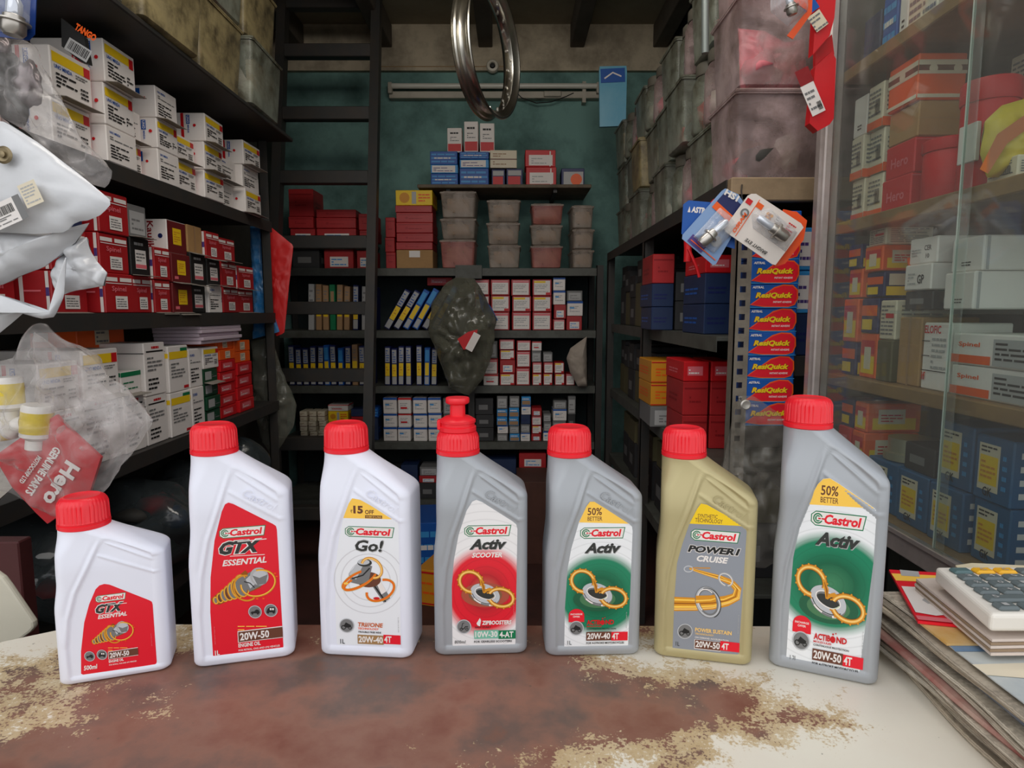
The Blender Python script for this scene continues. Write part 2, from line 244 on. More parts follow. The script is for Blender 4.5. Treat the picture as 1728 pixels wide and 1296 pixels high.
# ------------------------------------------------------------------ printed carton styles (relative coordinates on each face)
# r x y w h colour | t text x y w h colour rot | l x y w h rows colour | b bars | c x y r colour
STY = {
 'uno': ('white', [('r', .04, .70, .92, .2, 'yellow'), ('r', .8, .70, .16, .2, 'red'), ('t', 'UNO MINDA', .08, .58, .42, .08, 'blue', 0), ('l', .58, .56, .3, .1, 2, 'grey'), ('l', .1, .2, .5, .32, 4, 'black'), ('l', .68, .18, .2, .25, 3, 'black')],
    [('r', .02, .02, .12, .96, 'red'), ('r', .24, .6, .15, .32, 'blue'), ('t', 'UNO', .36, .63, .26, .09, 'white', 90), ('t', 'MINDA', .36, .28, .28, .07, 'blue', 90), ('c', .58, .55, .06, 'red')]),
 'uno_band': ('white', [('r', .04, .70, .8, .2, 'yellow'), ('r', .8, .66, .14, .24, 'red'), ('t', 'UNO MINDA', .08, .58, .42, .08, 'blue', 0), ('l', .1, .15, .55, .38, 5, 'black'), ('l', .7, .18, .2, .25, 3, 'black')],
    [('r', .02, .02, .32, .96, 'red'), ('t', 'Headlamp Assembly', .14, .08, .84, .09, 'white', 90), ('r', .45, .6, .17, .32, 'blue'), ('t', 'UNO', .59, .63, .26, .1, 'white', 90), ('t', 'MINDA', .58, .28, .28, .07, 'blue', 90), ('c', .78, .55, .06, 'red')]),
 'uno_plain': ('white', [('t', 'UNO MINDA', .1, .8, .35, .07, 'blue', 0), ('l', .1, .62, .75, .12, 2, 'grey'), ('l', .1, .12, .6, .4, 5, 'black')], [('r', .3, .6, .15, .3, 'blue'), ('c', .6, .6, .05, 'red')]),
 'red_part': ('dred2', [('r', .04, .8, .4, .1, 'white'), ('r', .52, .8, .42, .1, 'white'), ('r', .04, .74, .9, .02, 'white'), ('t', 'Spinel', .22, .52, .5, .16, 'pink', 0), ('r', .32, .1, .42, .33, 'white'), ('l', .36, .14, .34, .24, 4, 'grey')],
    [('r', .06, .02, .12, .96, 'white'), ('r', .84, .02, .1, .96, 'white'), ('r', .84, .4, .1, .2, 'purple'), ('r', .2, .5, .5, .04, 'pink')]),
 'black_part': ('black', [('l', .2, .76, .5, .16, 1, 'lgrey'), ('r', .22, .18, .56, .5, 'white'), ('l', .26, .36, .46, .26, 3, 'grey'), ('r', .22, .2, .56, .1, 'pink')], [('l', .2, .2, .6, .5, 4, 'grey')]),
 'maroon_y': ('maroon', [('r', .28, .28, .44, .5, 'yellow'), ('l', .33, .34, .33, .36, 5, 'gold'), ('r', .1, .12, .2, .1, 'pink')], [('t', 'Kaulik', .48, .12, .8, .2, 'dred', 90), ('c', .75, .5, .07, 'navy')]),
 'maroon_w': ('white', [('r', .02, .02, .96, .96, 'maroon'), ('r', .28, .28, .44, .5, 'yellow'), ('l', .33, .34, .33, .36, 5, 'gold')], [('t', 'Kaulik', .5, .1, .84, .24, 'dred', 90), ('c', .75, .5, .09, 'navy')]),
 'kraft': ('kraft', [('r', .45, 0, .1, 1, 'tan')], [('r', .45, 0, .1, 1, 'tan')]),
 'white_txt': ('white', [('r', .1, .82, .8, .03, 'black'), ('l', .35, .86, .35, .1, 1, 'red'), ('l', .12, .45, .7, .3, 4, 'grey'), ('l', .12, .1, .5, .25, 3, 'black')], [('r', 0, .8, 1, .015, 'black'), ('l', .2, .3, .5, .2, 2, 'lgrey')]),
 'white_y': ('white', [('r', .05, .72, .9, .16, 'yellow'), ('r', .6, .88, .35, .07, 'green'), ('r', .7, .05, .25, .06, 'red'), ('l', .1, .3, .7, .35, 5, 'grey')], [('r', 0, .75, 1, .1, 'yellow')]),
 'green_w': ('white', [('r', 0, .8, 1, .2, 'green'), ('l', .1, .2, .7, .4, 3, 'green')], [('r', 0, .82, 1, .18, 'green')]),
 'orange': ('orange', [('r', .35, .15, .3, .7, 'cream'), ('l', .38, .2, .24, .6, 4, 'grey')], [('r', .1, .3, .3, .3, 'white')]),
 'dgreen_lab': ('dgreen', [('r', .1, .2, .45, .6, 'lgrey'), ('l', .6, .3, .3, .3, 2, 'grey')], [('r', .2, .2, .5, .5, 'grey')]),
 'red_lab': ('red', [('r', .15, .3, .6, .45, 'pink'), ('l', .2, .35, .4, .3, 2, 'white')], [('l', .2, .3, .5, .3, 2, 'pink')]),
 'blue_pat': ('blue', [('l', .05, .1, .9, .8, 3, 'lblue'), ('l', .15, .38, .6, .22, 1, 'white')], [('l', .1, .1, .8, .8, 3, 'lblue')]),
 'bluewhite': ('lblue', [('r', .05, .1, .85, .8, 'white'), ('l', .1, .2, .7, .5, 3, 'purple')], [('r', .1, .1, .8, .8, 'white')]),
 'beige2': ('cream', [('r', 0, .46, 1, .06, 'brown'), ('l', .1, .15, .5, .25, 2, 'tan'), ('l', .1, .6, .5, .25, 2, 'tan')], [('r', 0, .46, 1, .06, 'brown')]),
 'dark_red': ('navy', [('r', .1, .05, .75, .5, 'red'), ('r', .1, .6, .8, .3, 'lgrey')], []),
 'dark_circ': ('navy', [('r', .1, .05, .85, .75, 'lgrey'), ('c', .65, .35, .25, 'orange')], []),
 'redwhite': ('red', [('r', .12, .08, .78, .62, 'white'), ('l', .2, .15, .5, .4, 3, 'lgrey'), ('r', .8, .02, .04, .9, 'white')], [('r', .1, .1, .8, .3, 'pink')]),
 'white_up': ('white', [('l', .2, .72, .6, .14, 1, 'black'), ('l', .2, .45, .6, .2, 3, 'grey'), ('r', .05, .05, .9, .3, 'red')], [('r', 0, 0, 1, .35, 'red')]),
 'yellowbx': ('yellow', [('r', .44, .1, .12, .8, 'lgrey'), ('c', .24, .5, .14, 'gold'), ('l', .62, .2, .32, .6, 3, 'orange')], [('r', .2, .2, .5, .5, 'gold')]),
 'red_plain': ('redc', [('r', .05, .78, .9, .05, 'dred'), ('l', .25, .35, .45, .25, 2, 'dred')], [('l', .2, .3, .5, .3, 2, 'dred')]),
 'redlabel': ('redc', [('r', .2, .1, .62, .5, 'white'), ('l', .25, .15, .5, .38, 3, 'lblue')], []),
 'browncar': ('kraft', [('r', .35, .6, .3, .35, 'white')], []),
 'wlabel': ('dred2', [('r', .08, .06, .84, .86, 'white'), ('l', .12, .2, .7, .5, 5, 'lgrey'), ('r', .08, .78, .6, .12, 'yellow'), ('r', .7, .06, .22, .14, 'red')], [('r', .1, .1, .8, .8, 'pink')]),
 'wlabel2': ('dred2', [('r', .08, .06, .84, .86, 'white'), ('l', .12, .2, .7, .5, 5, 'lgrey'), ('r', .08, .8, .84, .1, 'pink')], [('r', .1, .1, .8, .8, 'pink')]),
 'wsmall': ('white', [('r', 0, .86, 1, .14, 'blue'), ('l', .15, .25, .65, .45, 4, 'lgrey'), ('r', .15, .5, .3, .1, 'lblue')], [('r', 0, .8, 1, .2, 'blue')]),
 'wsmall_r': ('white', [('r', 0, .88, 1, .12, 'red'), ('l', .15, .25, .65, .45, 4, 'lgrey'), ('r', .2, .3, .5, .12, 'red')], [('r', 0, .8, 1, .2, 'red')]),
 'tealbx': ('lblue', [('r', .06, .08, .88, .45, 'tan'), ('l', .1, .6, .7, .25, 1, 'white')], []),
 'greybx': ('grey', [('r', .1, .1, .8, .7, 'lgrey'), ('l', .2, .2, .6, .4, 3, 'grey')], []),
 'darkbx': ('darkc', [('r', .2, .3, .5, .3, 'grey')], [('r', .2, .3, .5, .3, 'grey')]),
 'kraft_y': ('gold', [('r', 0, .04, 1, .04, 'red'), ('l', .1, .3, .7, .4, 3, 'orange'), ('r', 0, .9, 1, .05, 'red')], [('l', .1, .3, .7, .4, 3, 'orange')]),
 'blue_dark': ('navyc', [('l', .1, .3, .6, .3, 2, 'navy')], [('l', .1, .3, .6, .3, 2, 'blue')]),
 'resi': ('blue', [], []),
 'case_lab': ('cream', [('r', 0, 0, 1, .18, 'orange'), ('l', .08, .28, .8, .6, 6, 'grey'), ('b', .5, .3, .3, .3, 'black')], [('r', 0, 0, 1, .2, 'orange'), ('l', .08, .3, .8, .5, 5, 'grey')]),
 'case_stripe': ('orange', [('r', 0, .55, 1, .3, 'cream'), ('r', 0, .62, 1, .12, 'brown'), ('r', 0, .04, 1, .08, 'cream'), ('c', .5, .68, .1, 'cream')], [('r', 0, .55, 1, .3, 'cream'), ('r', 0, .62, 1, .12, 'brown'), ('r', 0, .04, 1, .08, 'cream'), ('c', .3, .66, .09, 'cream'), ('c', .8, .66, .09, 'cream')]),
 'hero': ('red', [('t', 'Hero', .2, .3, .6, .3, 'pink', 0)], [('r', .25, .45, .6, .25, 'white'), ('l', .28, .5, .54, .15, 3, 'black'), ('r', 0, .92, 1, .02, 'pink')]),
 'kraft_cube': ('kraft', [('r', .1, .5, .2, .02, 'tan')], [('r', 0, .5, 1, .015, 'tan')]),
 'white_plain': ('white', [('l', .35, .15, .3, .16, 2, 'black')], [('r', .02, .02, .02, .96, 'lgrey')]),
 'white_gp': ('white', [('t', 'GP', .5, .25, .25, .35, 'black', 0), ('l', .15, .2, .3, .5, 4, 'lgrey')], []),
 'white_er': ('white', [('t', 'CER', .55, .5, .25, .2, 'black', 0), ('t', '10', .62, .2, .12, .18, 'black', 0), ('l', .1, .3, .35, .3, 3, 'lgrey')], []),
 'spinel_w': ('white', [('t', 'Spinel', .06, .55, .2, .18, 'orange', 0), ('r', 0, .06, .36, .26, 'orange'), ('r', .38, .06, .36, .8, 'lgrey'), ('l', .4, .2, .32, .6, 4, 'black'), ('r', .78, .06, .22, .3, 'orange')], [('r', 0, .06, 1, .2, 'orange')]),
 'elof': ('white', [('t', 'ELOFIC', .05, .84, .6, .12, 'red', 0), ('l', .35, .3, .55, .5, 6, 'lgrey'), ('r', 0, .28, 1, .012, 'black'), ('r', 0, .5, .3, .012, 'black'), ('r', 0, .72, .3, .012, 'black'), ('t', 'if', .06, .14, .14, .12, 'red', 0)], []),
 'blue_lab': ('caseblue', [('r', .12, .16, .56, .72, 'cream'), ('r', .16, .26, .48, .44, 'yellow'), ('l', .18, .74, .42, .12, 2, 'black'), ('l', .2, .34, .4, .3, 4, 'gold'), ('t', 'GK', .3, .08, .25, .14, 'black', 0), ('l', .78, .2, .12, .6, 4, 'lblue')], [('l', .1, .1, .8, .8, 4, 'white')]),
 'multi': ('orange', [('r', .1, .1, .8, .4, 'yellow'), ('r', .1, .55, .8, .3, 'red'), ('r', .3, .2, .4, .5, 'cream')], [('r', .1, .1, .8, .4, 'yellow'), ('r', .2, .3, .5, .5, 'cream'), ('l', .25, .35, .4, .3, 3, 'red')]),
 'multi2': ('navy', [('r', .05, .5, .9, .3, 'orange'), ('r', .1, .1, .6, .3, 'yellow')], [('r', .05, .05, .9, .35, 'yellow'), ('r', .1, .45, .4, .45, 'cream'), ('r', .55, .5, .4, .3, 'red')]),
 'grey_lab': ('cream', [('l', .1, .1, .8, .8, 8, 'grey'), ('r', .4, .55, .5, .12, 'red')], [('l', .1, .1, .8, .8, 8, 'grey')]),
 'olive': ('olivec', [], []),
 'caselist': ('cream', [('l', .06, .08, .42, .84, 9, 'grey'), ('l', .54, .08, .42, .84, 9, 'grey')], [('r', .1, .1, .3, .8, 'lgrey')]),
 'booklet': ('navy', [('r', .1, .6, .8, .36, 'lgrey'), ('r', .1, .24, .8, .33, 'yellow'), ('r', .1, .03, .8, .2, 'lgrey'), ('l', .2, .62, .6, .3, 5, 'blue'), ('l', .3, .3, .4, .2, 3, 'gold')], []),
 'booklet_b': ('blue', [('r', .12, .64, .7, .3, 'lblue'), ('r', .12, .26, .7, .34, 'yellow'), ('r', .12, .03, .7, .2, 'lgrey')], []),
 'booklet_w': ('lgrey', [('l', .2, .3, .6, .6, 6, 'grey')], []),
 'booklet_g': ('green', [('r', .2, .55, .6, .3, 'tan')], []),
 'booklet_t': ('tan', [('r', .1, .3, .8, .3, 'yellow'), ('l', .2, .65, .6, .25, 4, 'grey')], []),
}
mat('print_darkc', (48, 48, 50), .6, var=.5, scale=10); mat('print_redc', (178, 34, 38), .45, var=.35, scale=9); mat('print_dred2', (172, 26, 32), .4, var=.2, scale=12)
mat('print_navyc', (28, 48, 86), .5, var=.4, scale=8); mat('print_olivec', (98, 92, 62), .6, var=.3)
MATS['print_kraft'] = mat('kraft_card', (176, 136, 88), .75, var=.25, scale=15)
MATS['print_white'] = mat('white_card', (236, 230, 226), .5, var=.12, scale=9, dark=(200, 185, 165))
mat('print_caseblue', (42, 96, 142), .5, var=.15)
for k_, v_ in (('caseblue', 0), ('darkc', 0), ('redc', 0), ('dred2', 0), ('navyc', 0), ('olivec', 0)): PRC[k_] = (0, 0, 0)
flap_m = mat('grey_board', (150, 143, 134), .8, var=.3)
CACHE = {}
def draw(els, w, h):
    a = Art(.0003)
    for i, e in enumerate(els):
        if e[0] == 'r': a.rect(e[1] * w, e[2] * h, e[3] * w, e[4] * h, e[5])
        elif e[0] == 'c': a.ell(e[1] * w, e[2] * h, e[3] * w, e[3] * w, e[4], 14)
        elif e[0] == 'l': a.lines(e[1] * w, e[2] * h, e[3] * w, e[4] * h, e[5], e[6], seed=i)
        elif e[0] == 'b': a.bars(e[1] * w, e[2] * h, e[3] * w, e[4] * h, e[5])
        elif e[0] == 't':
            if e[7] == 90: a.text(e[1], (e[2] - e[5]) * w, (e[3] + e[4]) * h, e[4] * h, e[5] * w, e[6], rot=-90)
            else: a.text(e[1], e[2] * w, e[3] * h, e[4] * w, e[5] * h, e[6])
    return a
def carton(style, w, d, h, loc, rz, label, group=None, name='carton', cat='box', flap=False, art=True):
    key = (style, round(w, 3), round(d, 3), round(h, 3))
    if key not in CACHE:
        base, fe, se = STY[style]; ch = min(.0022, h * .06)
        body = MB().box((-w / 2, 0, 0), (w / 2, d, h), ch=ch).me(name, pr(base)); c = [body, None, None, None]
        if fe: c[1] = draw(fe, w, h).me('printed_front', (-w / 2, 0, 0))
        if se:
            dd = min(d, .075) if style in ('uno', 'uno_band', 'uno_plain', 'maroon_y', 'maroon_w', 'red_part') else d   # print starts at the front edge
            A = draw(se, dd, h); c[2] = A.me('printed_side', (-w / 2, dd, 0), (0, -1, 0)); c[3] = A.me('printed_side', (w / 2, 0, 0), (0, 1, 0))
        CACHE[key] = c
    c = CACHE[key]
    o = link(name, c[0], None, loc, (0, 0, rz)); tag(o, label, cat, group)
    if art:
        if c[1]: link('printed_front', c[1], o)
        if c[2]: link('printed_side', c[2], o); link('printed_side', c[3], o)
    if flap:
        k = ('flap', round(w, 3))
        if k not in CACHE: CACHE[k] = MB().box((-w / 2 + .003, -.028, 0), (w / 2 - .003, 0, .0015)).me('flap', flap_m)
        link('flap', CACHE[k], o, (0, -.0005, .0005), (math.radians(random.uniform(2, 16)), 0, 0))
    return o
# ------------------------------------------------------------------ the room
cement = mat('bare_cement', (186, 174, 152), .9, var=.7, scale=5, bump=.3, dark=(70, 62, 50))
teal = mat('teal_limewash', (116, 156, 150), .85, var=.8, scale=3.2, bump=.2, dark=(38, 66, 64))
grime = mat('grimy_wall', (70, 72, 66), .9, var=.6, scale=4)
iron = mat('dark_painted_iron', (44, 44, 43), .55, var=.4, scale=12, dark=(70, 55, 42))
ironl = mat('grey_shelf_steel', (84, 86, 80), .55, var=.6, scale=14, dark=(45, 40, 32))
wood = mat('shelf_wood', (150, 118, 76), .6, var=.5, scale=10, dark=(92, 64, 38))
floor_m = mat('red_oxide_floor', (74, 42, 36), .7, var=.6, scale=5, dark=(30, 22, 20))
def slab(name, a, b, m, kind='structure'):
    return struct(MB().box(a, b).obj(name, m), kind)
slab('floor', (-1.45, .6, -.08), (1.2, 4.0, 0), floor_m)
slab('ground', (-12, -14, -.1), (12, .6, -.02), mat('street_paving', (150, 146, 138), .9, var=.3, scale=2))
wbk = slab('wall_back', (-1.45, 3.85, 0), (1.0, 3.98, 2.62), teal)
slab('trim_1', (-1.45, 3.82, 2.62), (1.0, 3.98, 2.87), cement)
slab('wall_left', (-1.47, .6, 0), (-1.37, 3.98, 2.9), grime)
slab('wall_right', (.92, 1.46, 0), (1.02, 3.98, 2.9), grime)
slab('wall_right_front', (1.14, .6, 0), (1.24, 1.46, 2.9), grime)
ceil = slab('ceiling', (-1.47, .55, 2.87), (1.24, 3.98, 2.97), mat('ceiling_cement', (150, 142, 122), .9, var=.5, scale=3))
for x in (-1.22, -.72, -.15, .37, .84):
    MB().box((x - .04, .6, 2.745), (x + .04, 3.84, 2.87), ch=.006).obj('ceiling_beam', mat('beam_cement', (92, 84, 74), .9, var=.5, scale=6), ceil)
# shutter housing over the shop front keeps direct sky off the deep end, as the real lintel does
slab('wall_front_lintel', (-1.47, .55, 2.45), (1.24, .65, 2.9), cement)

# ------------------------------------------------------------------ racks
def shelf_part(root, name, a, b, lip=None, m=None):
    mb = MB().box(a, b, ch=.0015)
    if lip == 'y': mb.box((a[0], a[1] - .002, a[2] - .028), (b[0], a[1], b[2]))
    if lip == '+x': mb.box((b[0], a[1], a[2] - .028), (b[0] + .002, b[1], b[2]))
    if lip == '-x': mb.box((a[0] - .002, a[1], a[2] - .028), (a[0], b[1], b[2]))
    return mb.obj(name, m or ironl, root)
def angle_post(root, x, y, z0, z1, sx=1, sy=1, holes=False, m=None):
    mb = MB(); w = .036; t = .003
    if holes:   # front leg with real round-cornered holes: strips with gaps
        fx0, fx1 = sorted((x, x + sx * w)); h0, h1 = fx0 + .011, fx1 - .011
        mb.box((fx0, y, z0), (h0, y + t, z1)); mb.box((h1, y, z0), (fx1, y + t, z1)); z = z0
        while z < z1: mb.box((h0, y, z), (h1, y + t, min(z1, z + .018))); z += .032
    else: mb.box(*[tuple(v) for v in zip(*[sorted(q) for q in ((x, x + sx * w), (y, y + sy * t), (z0, z1))])])
    mb.box(*[tuple(v) for v in zip(*[sorted(q) for q in ((x, x + sx * t), (y, y + sy * w), (z0, z1))])])
    return mb.obj('upright', m or iron, root)
# left rack: aisle faces at x=-.97
lr = thing('storage_rack', 'long dark steel rack of cartons running along the left wall', 'shelf', (0, 0, 0))
for z in (.5, .89, 1.25, 1.61):
    shelf_part(lr, 'shelf', (-1.36, .95, z - .012), (-.965, 2.62, z), '+x', iron)
MB().box((-1.36, .95, 1.920), (-.865, 2.62, 1.935), ch=.003).obj('shelf', iron, lr)
for y in (.95, 2.60):
    for x in (-1.36, -1.0): angle_post(lr, x, y, 0, 2.35, 1, 1)
# back rack
br = thing('storage_rack', 'wide steel rack across the back wall, holding booklets and cartons', 'shelf', (0, 0, 0))
for z in (.22, .545, .855, 1.155, 1.485):
    shelf_part(br, 'shelf', (-1.3, 3.45, z - .012), (-.225, 3.84, z), 'y')
    shelf_part(br, 'shelf', (-.215, 3.45, z - .012), (.47, 3.84, z), 'y')
shelf_part(br, 'shelf', (-1.3, 3.47, 1.62), (-.78, 3.84, 1.632), 'y')
for x in (-1.3, -.24, .45): angle_post(br, x, 3.44, 0, 1.5, 1, 1)
for x in (-1.3, -.24, .45): angle_post(br, x, 3.80, 0, 1.5, 1, 1)
MB().box((-.30, 3.43, 1.43), (-.16, 3.442, 1.5)).box((-.25, 3.428, 1.36), (-.205, 3.44, 1.43)).obj('corner_gusset', ironl, br)
MB().box((-1.3, 3.838, 0), (.47, 3.846, 1.5)).obj('back_panel', mat('rack_back', (46, 58, 60), .8, var=.5), br)
ws = thing('wall_shelf', 'thin weathered plank shelf on the teal wall above the clear tubs', 'shelf', (0, 0, 0))
MB().box((-.5, 3.47, 1.905), (.42, 3.85, 1.923), ch=.003).obj('plank', mat('grey_plank', (120, 108, 92), .8, var=.6, scale=12), ws)
for x in (-.35, .22): MB().box((x, 3.5, 1.885), (x + .02, 3.85, 1.905)).box((x, 3.83, 1.75), (x + .02, 3.85, 1.905)).obj('bracket', iron, ws)
# right rack: aisle faces at x=.52
rr_ = thing('storage_rack', 'dusty steel rack along the right side with slotted front upright', 'shelf', (0, 0, 0))
for z in (.5, .85, 1.19):
    shelf_part(rr_, 'shelf', (.525, 1.64, z - .012), (.91, 3.40, z), '-x', ironl)
shelf_part(rr_, 'shelf', (.50, 1.53, 1.545), (.91, 3.40, 1.558), '-x', iron)
MB().box((.50, 1.50, 1.505), (.735, 1.53, 1.558), ch=.003).obj('front_beam', mat('pale_board', (150, 128, 100), .7, var=.5, scale=16), rr_)
angle_post(rr_, .518, 1.50, 0, 1.52, 1, 1, True, mat('worn_slotted_steel', (140, 132, 120), .5, metal=.3, var=.6, scale=20))
angle_post(rr_, .50, 2.46, 0, 1.545, 1, 1, m=iron); angle_post(rr_, .50, 3.38, 0, 1.545, 1, 1); angle_post(rr_, .87, 1.5, 0, 1.545, 1, 1); angle_post(rr_, .87, 3.38, 0, 1.545, 1, 1)
MB().box((.88, 1.53, 0), (.89, 3.4, 1.5)).obj('back_panel', mat('rack_back', (46, 58, 60)), rr_)

# ------------------------------------------------------------------ ladder leaning on the back rack
ld = thing('ladder', 'dark iron ladder leaning at the left of the back wall', 'ladder', (0, 0, 0))
z0, dz, dy = 2.545, .318, .0627
def lad(z): return 3.36 - (z0 - z) / dz * dy
for x in (-1.15, -.68):
    MB().add([(x + a, lad(z) + b, z) for z in (.0, 2.86) for a, b in ((-.022, -.03), (.022, -.03), (.022, .03), (-.022, .03))],
             [(3, 2, 1, 0), (4, 5, 6, 7), (0, 1, 5, 4), (1, 2, 6, 5), (2, 3, 7, 6), (3, 0, 4, 7)]).obj('rail', iron, ld)
for k in range(9):
    z = z0 - k * dz
    if z > .05: MB().box((-1.13, lad(z) - .028, z - .032), (-.70, lad(z) + .028, z + .03), ch=.003).obj('rung', iron, ld)
z = z0 + dz * .78; MB().box((-1.13, lad(z) - .028, z - .03), (-.70, lad(z) + .028, z + .03), ch=.003).obj('rung', iron, ld)

# ------------------------------------------------------------------ tube light, pipe, switch and wire on the back wall
zt = P(800, 150, Y=3.8).z
tl = thing('tube_light', 'long unlit fluorescent tube light fitted across the teal wall', 'lamp', (0, 0, 0))
MB().box((-.70, 3.80, zt - .05), (.50, 3.85, zt - .012), ch=.003).obj('housing', mat('fixture_enamel', (178, 172, 158), .5, var=.4), tl)
MB().tube([(-.68, 3.79, zt + .012), (.48, 3.79, zt + .012)], .015, 12).obj('tube', mat('milky_tube', (205, 205, 195), .25), tl)
for x in (-.69, .49): MB().box((x - .012, 3.775, zt - .03), (x + .012, 3.81, zt + .03), ch=.003).obj('lamp_holder', mat('fixture_enamel', (178, 172, 158)), tl)
MB().box((.18, 3.785, zt - .045), (.28, 3.80, zt - .015), ch=.004).obj('ballast', mat('fixture_enamel', (178, 172, 158)), tl)
for x in (-.22, .4): MB().box((x, 3.795, zt - .075), (x + .02, 3.86, zt + .04)).obj('clip', mat('fixture_enamel', (178, 172, 158)), tl)
zp = P(800, 110, Y=3.8).z
tag(MB().tube([(-.75, 3.83, zp), (.05, 3.83, zp)], .011, 8).obj('conduit_pipe', mat('brown_conduit', (150, 120, 80), .6, var=.4)), 'thin brown conduit pipe running above the tube light', 'pipe')
lh = thing('lamp_socket', 'round white ceiling rose with dark centre seen inside the wheel rim', 'socket', (0, 0, 0))
cx = P(831, 110, Y=3.8)
MB().lathe([(.036, 0), (.036, -.02), (.03, -.028), (.018, -.03), (.018, -.02)], 24, (cx.x, 3.83, cx.z), axis='y').obj('socket_body', mat('old_white_plastic', (200, 195, 180), .4), lh)
MB().lathe([(.016, -.021), (.012, -.034), (.001, -.036)], 16, (cx.x, 3.83, cx.z), axis='y').obj('socket_centre', mat('print_black', PRC['black']), lh)
wp = [P(x, y, Y=3.8) for x, y in ((868, 152), (880, 165), (905, 174), (930, 172), (955, 163), (968, 157))]
wp2 = [P(x, y, Y=3.81) for x, y in ((868, 155), (885, 163), (910, 167), (940, 163), (966, 160), (968, 157))]
tag(MB().tube(wp, .003, 6).tube(wp2, .003, 6).obj('loose_wire', mat('print_black', PRC['black'])), 'loose black wires sagging below the tube light', 'wire')

# ------------------------------------------------------------------ wheel rim hanging from the ceiling
rc = P(824, 84, Y=2.35); R0 = .223; ax = math.radians(-22)
rim = thing('wheel_rim', 'shiny chrome motorcycle wheel rim hanging from the ceiling', 'wheel', (rc.x, 2.35, rc.z - .005), ax)
W2 = .033
prof = [(R0, -W2), (R0 + .002, -W2 + .004), (R0 - .006, -W2 + .008), (R0 - .008, -W2 + .014), (R0 - .02, -W2 + .02), (R0 - .024, 0), (R0 - .02, W2 - .02), (R0 - .008, W2 - .014), (R0 - .006, W2 - .008), (R0 + .002, W2 - .004), (R0, W2),
        (R0 - .006, W2), (R0 - .012, W2 - .008), (R0 - .027, W2 - .018), (R0 - .031, 0), (R0 - .027, -W2 + .018), (R0 - .012, -W2 + .008), (R0 - .006, -W2)]
chrome = mat('chrome', (226, 224, 216), .24, metal=1, var=.3, scale=9, dark=(110, 95, 75))
MB().lathe(prof, 96, closed=True, axis='x').obj('rim', chrome, rim)
nb = MB()
for k in range(36):
    a = 2 * PI * k / 36; off = .006 if k % 2 else -.006; r = R0 - .031
    c_, s_ = math.cos(a), math.sin(a)
    nb.tube([(off, r * c_, r * s_), (off, (r - .006) * c_, (r - .006) * s_)], .0045, 8)
o = nb.obj('spoke_hole_rims', mat('nipple_steel', (225, 222, 215), .25, metal=.8), rim); o['kind'] = 'stuff'
hk = MB().tube([(rc.x, 2.35, rc.z + .19), (rc.x + .004, 2.35, rc.z + .3), (rc.x, 2.35, 2.87)], .004, 6).obj('hanging_wire', iron)
tag(hk, 'steel wire holding the wheel rim up to the ceiling', 'wire')

# ------------------------------------------------------------------ counter
cm = bpy.data.materials.new('worn_laminate'); cm.use_nodes = True
n = cm.node_tree.nodes; L = cm.node_tree.links; b = n['Principled BSDF']; b.inputs['Roughness'].default_value = .38
tc = n.new('ShaderNodeTexCoord')
def nz(scale, detail=6, rough=.6, dist=0):
    q = n.new('ShaderNodeTexNoise'); q.inputs['Scale'].default_value = scale; q.inputs['Detail'].default_value = detail; q.inputs['Roughness'].default_value = rough; q.inputs['Distortion'].default_value = dist
    L.new(tc.outputs['Object'], q.inputs['Vector']); return q.outputs[0]
def mth(op, a, b_=None, clamp=False):
    q = n.new('ShaderNodeMath'); q.operation = op; q.use_clamp = clamp
    for i, v in enumerate((a, b_)):
        if v is None: continue
        if isinstance(v, (int, float)): q.inputs[i].default_value = v
        else: L.new(v, q.inputs[i])
    return q.outputs[0]
def blob(cx, cy, rx, ry):
    mp = n.new('ShaderNodeMapping'); mp.vector_type = 'TEXTURE'; mp.inputs['Location'].default_value = (cx, cy, .9); mp.inputs['Scale'].default_value = (rx, ry, 1)
    L.new(tc.outputs['Object'], mp.inputs[0]); ln = n.new('ShaderNodeVectorMath'); ln.operation = 'LENGTH'; L.new(mp.outputs[0], ln.inputs[0])
    return mth('SUBTRACT', 1, ln.outputs['Value'])
m_ = mth('MAXIMUM', blob(-.17, .575, .275, .115), blob(.0, .545, .21, .085))
m_ = mth('MAXIMUM', m_, blob(-.20, .475, .27, .085))
m_ = mth('MAXIMUM', m_, blob(-.10, .68, .26, .03))
m_ = mth('MAXIMUM', m_, blob(-.26, .60, .20, .05))
big = mth('SUBTRACT', nz(9, 4, .6, .6), .5); fine = mth('SUBTRACT', nz(60, 8, .75, .3), .5); vf = mth('SUBTRACT', nz(330, 3, .6), .5)
w_ = mth('ADD', mth('ADD', mth('MULTIPLY', big, 1.9), mth('MULTIPLY', fine, 1.1)), mth('MULTIPLY', vf, .8))
s_ = mth('ADD', m_, w_)
def ramp(v, stops):
    q = n.new('ShaderNodeValToRGB'); L.new(v, q.inputs[0]); e = q.color_ramp.elements
    while len(e) < len(stops): e.new(.5)
    for i, (p_, c_) in enumerate(stops): e[i].position = p_; e[i].color = lin(c_) + (1,)
    return q.outputs[0]
brown = ramp(nz(11, 6, .6), [(.3, (122, 74, 60)), (.46, (140, 100, 84)), (.6, (104, 86, 78)), (.75, (136, 84, 60))])
tan = ramp(nz(24, 6, .7), [(.3, (214, 196, 162)), (.55, (196, 172, 132)), (.75, (168, 138, 104))])
cream = ramp(nz(7, 6, .6), [(.3, (236, 231, 216)), (.6, (233, 225, 210)), (.8, (214, 201, 176))])
def mixc(f, a, b_):
    q = n.new('ShaderNodeMix'); q.data_type = 'RGBA'; L.new(f, q.inputs[0]); L.new(a, q.inputs[6]); L.new(b_, q.inputs[7]); return q.outputs[2]
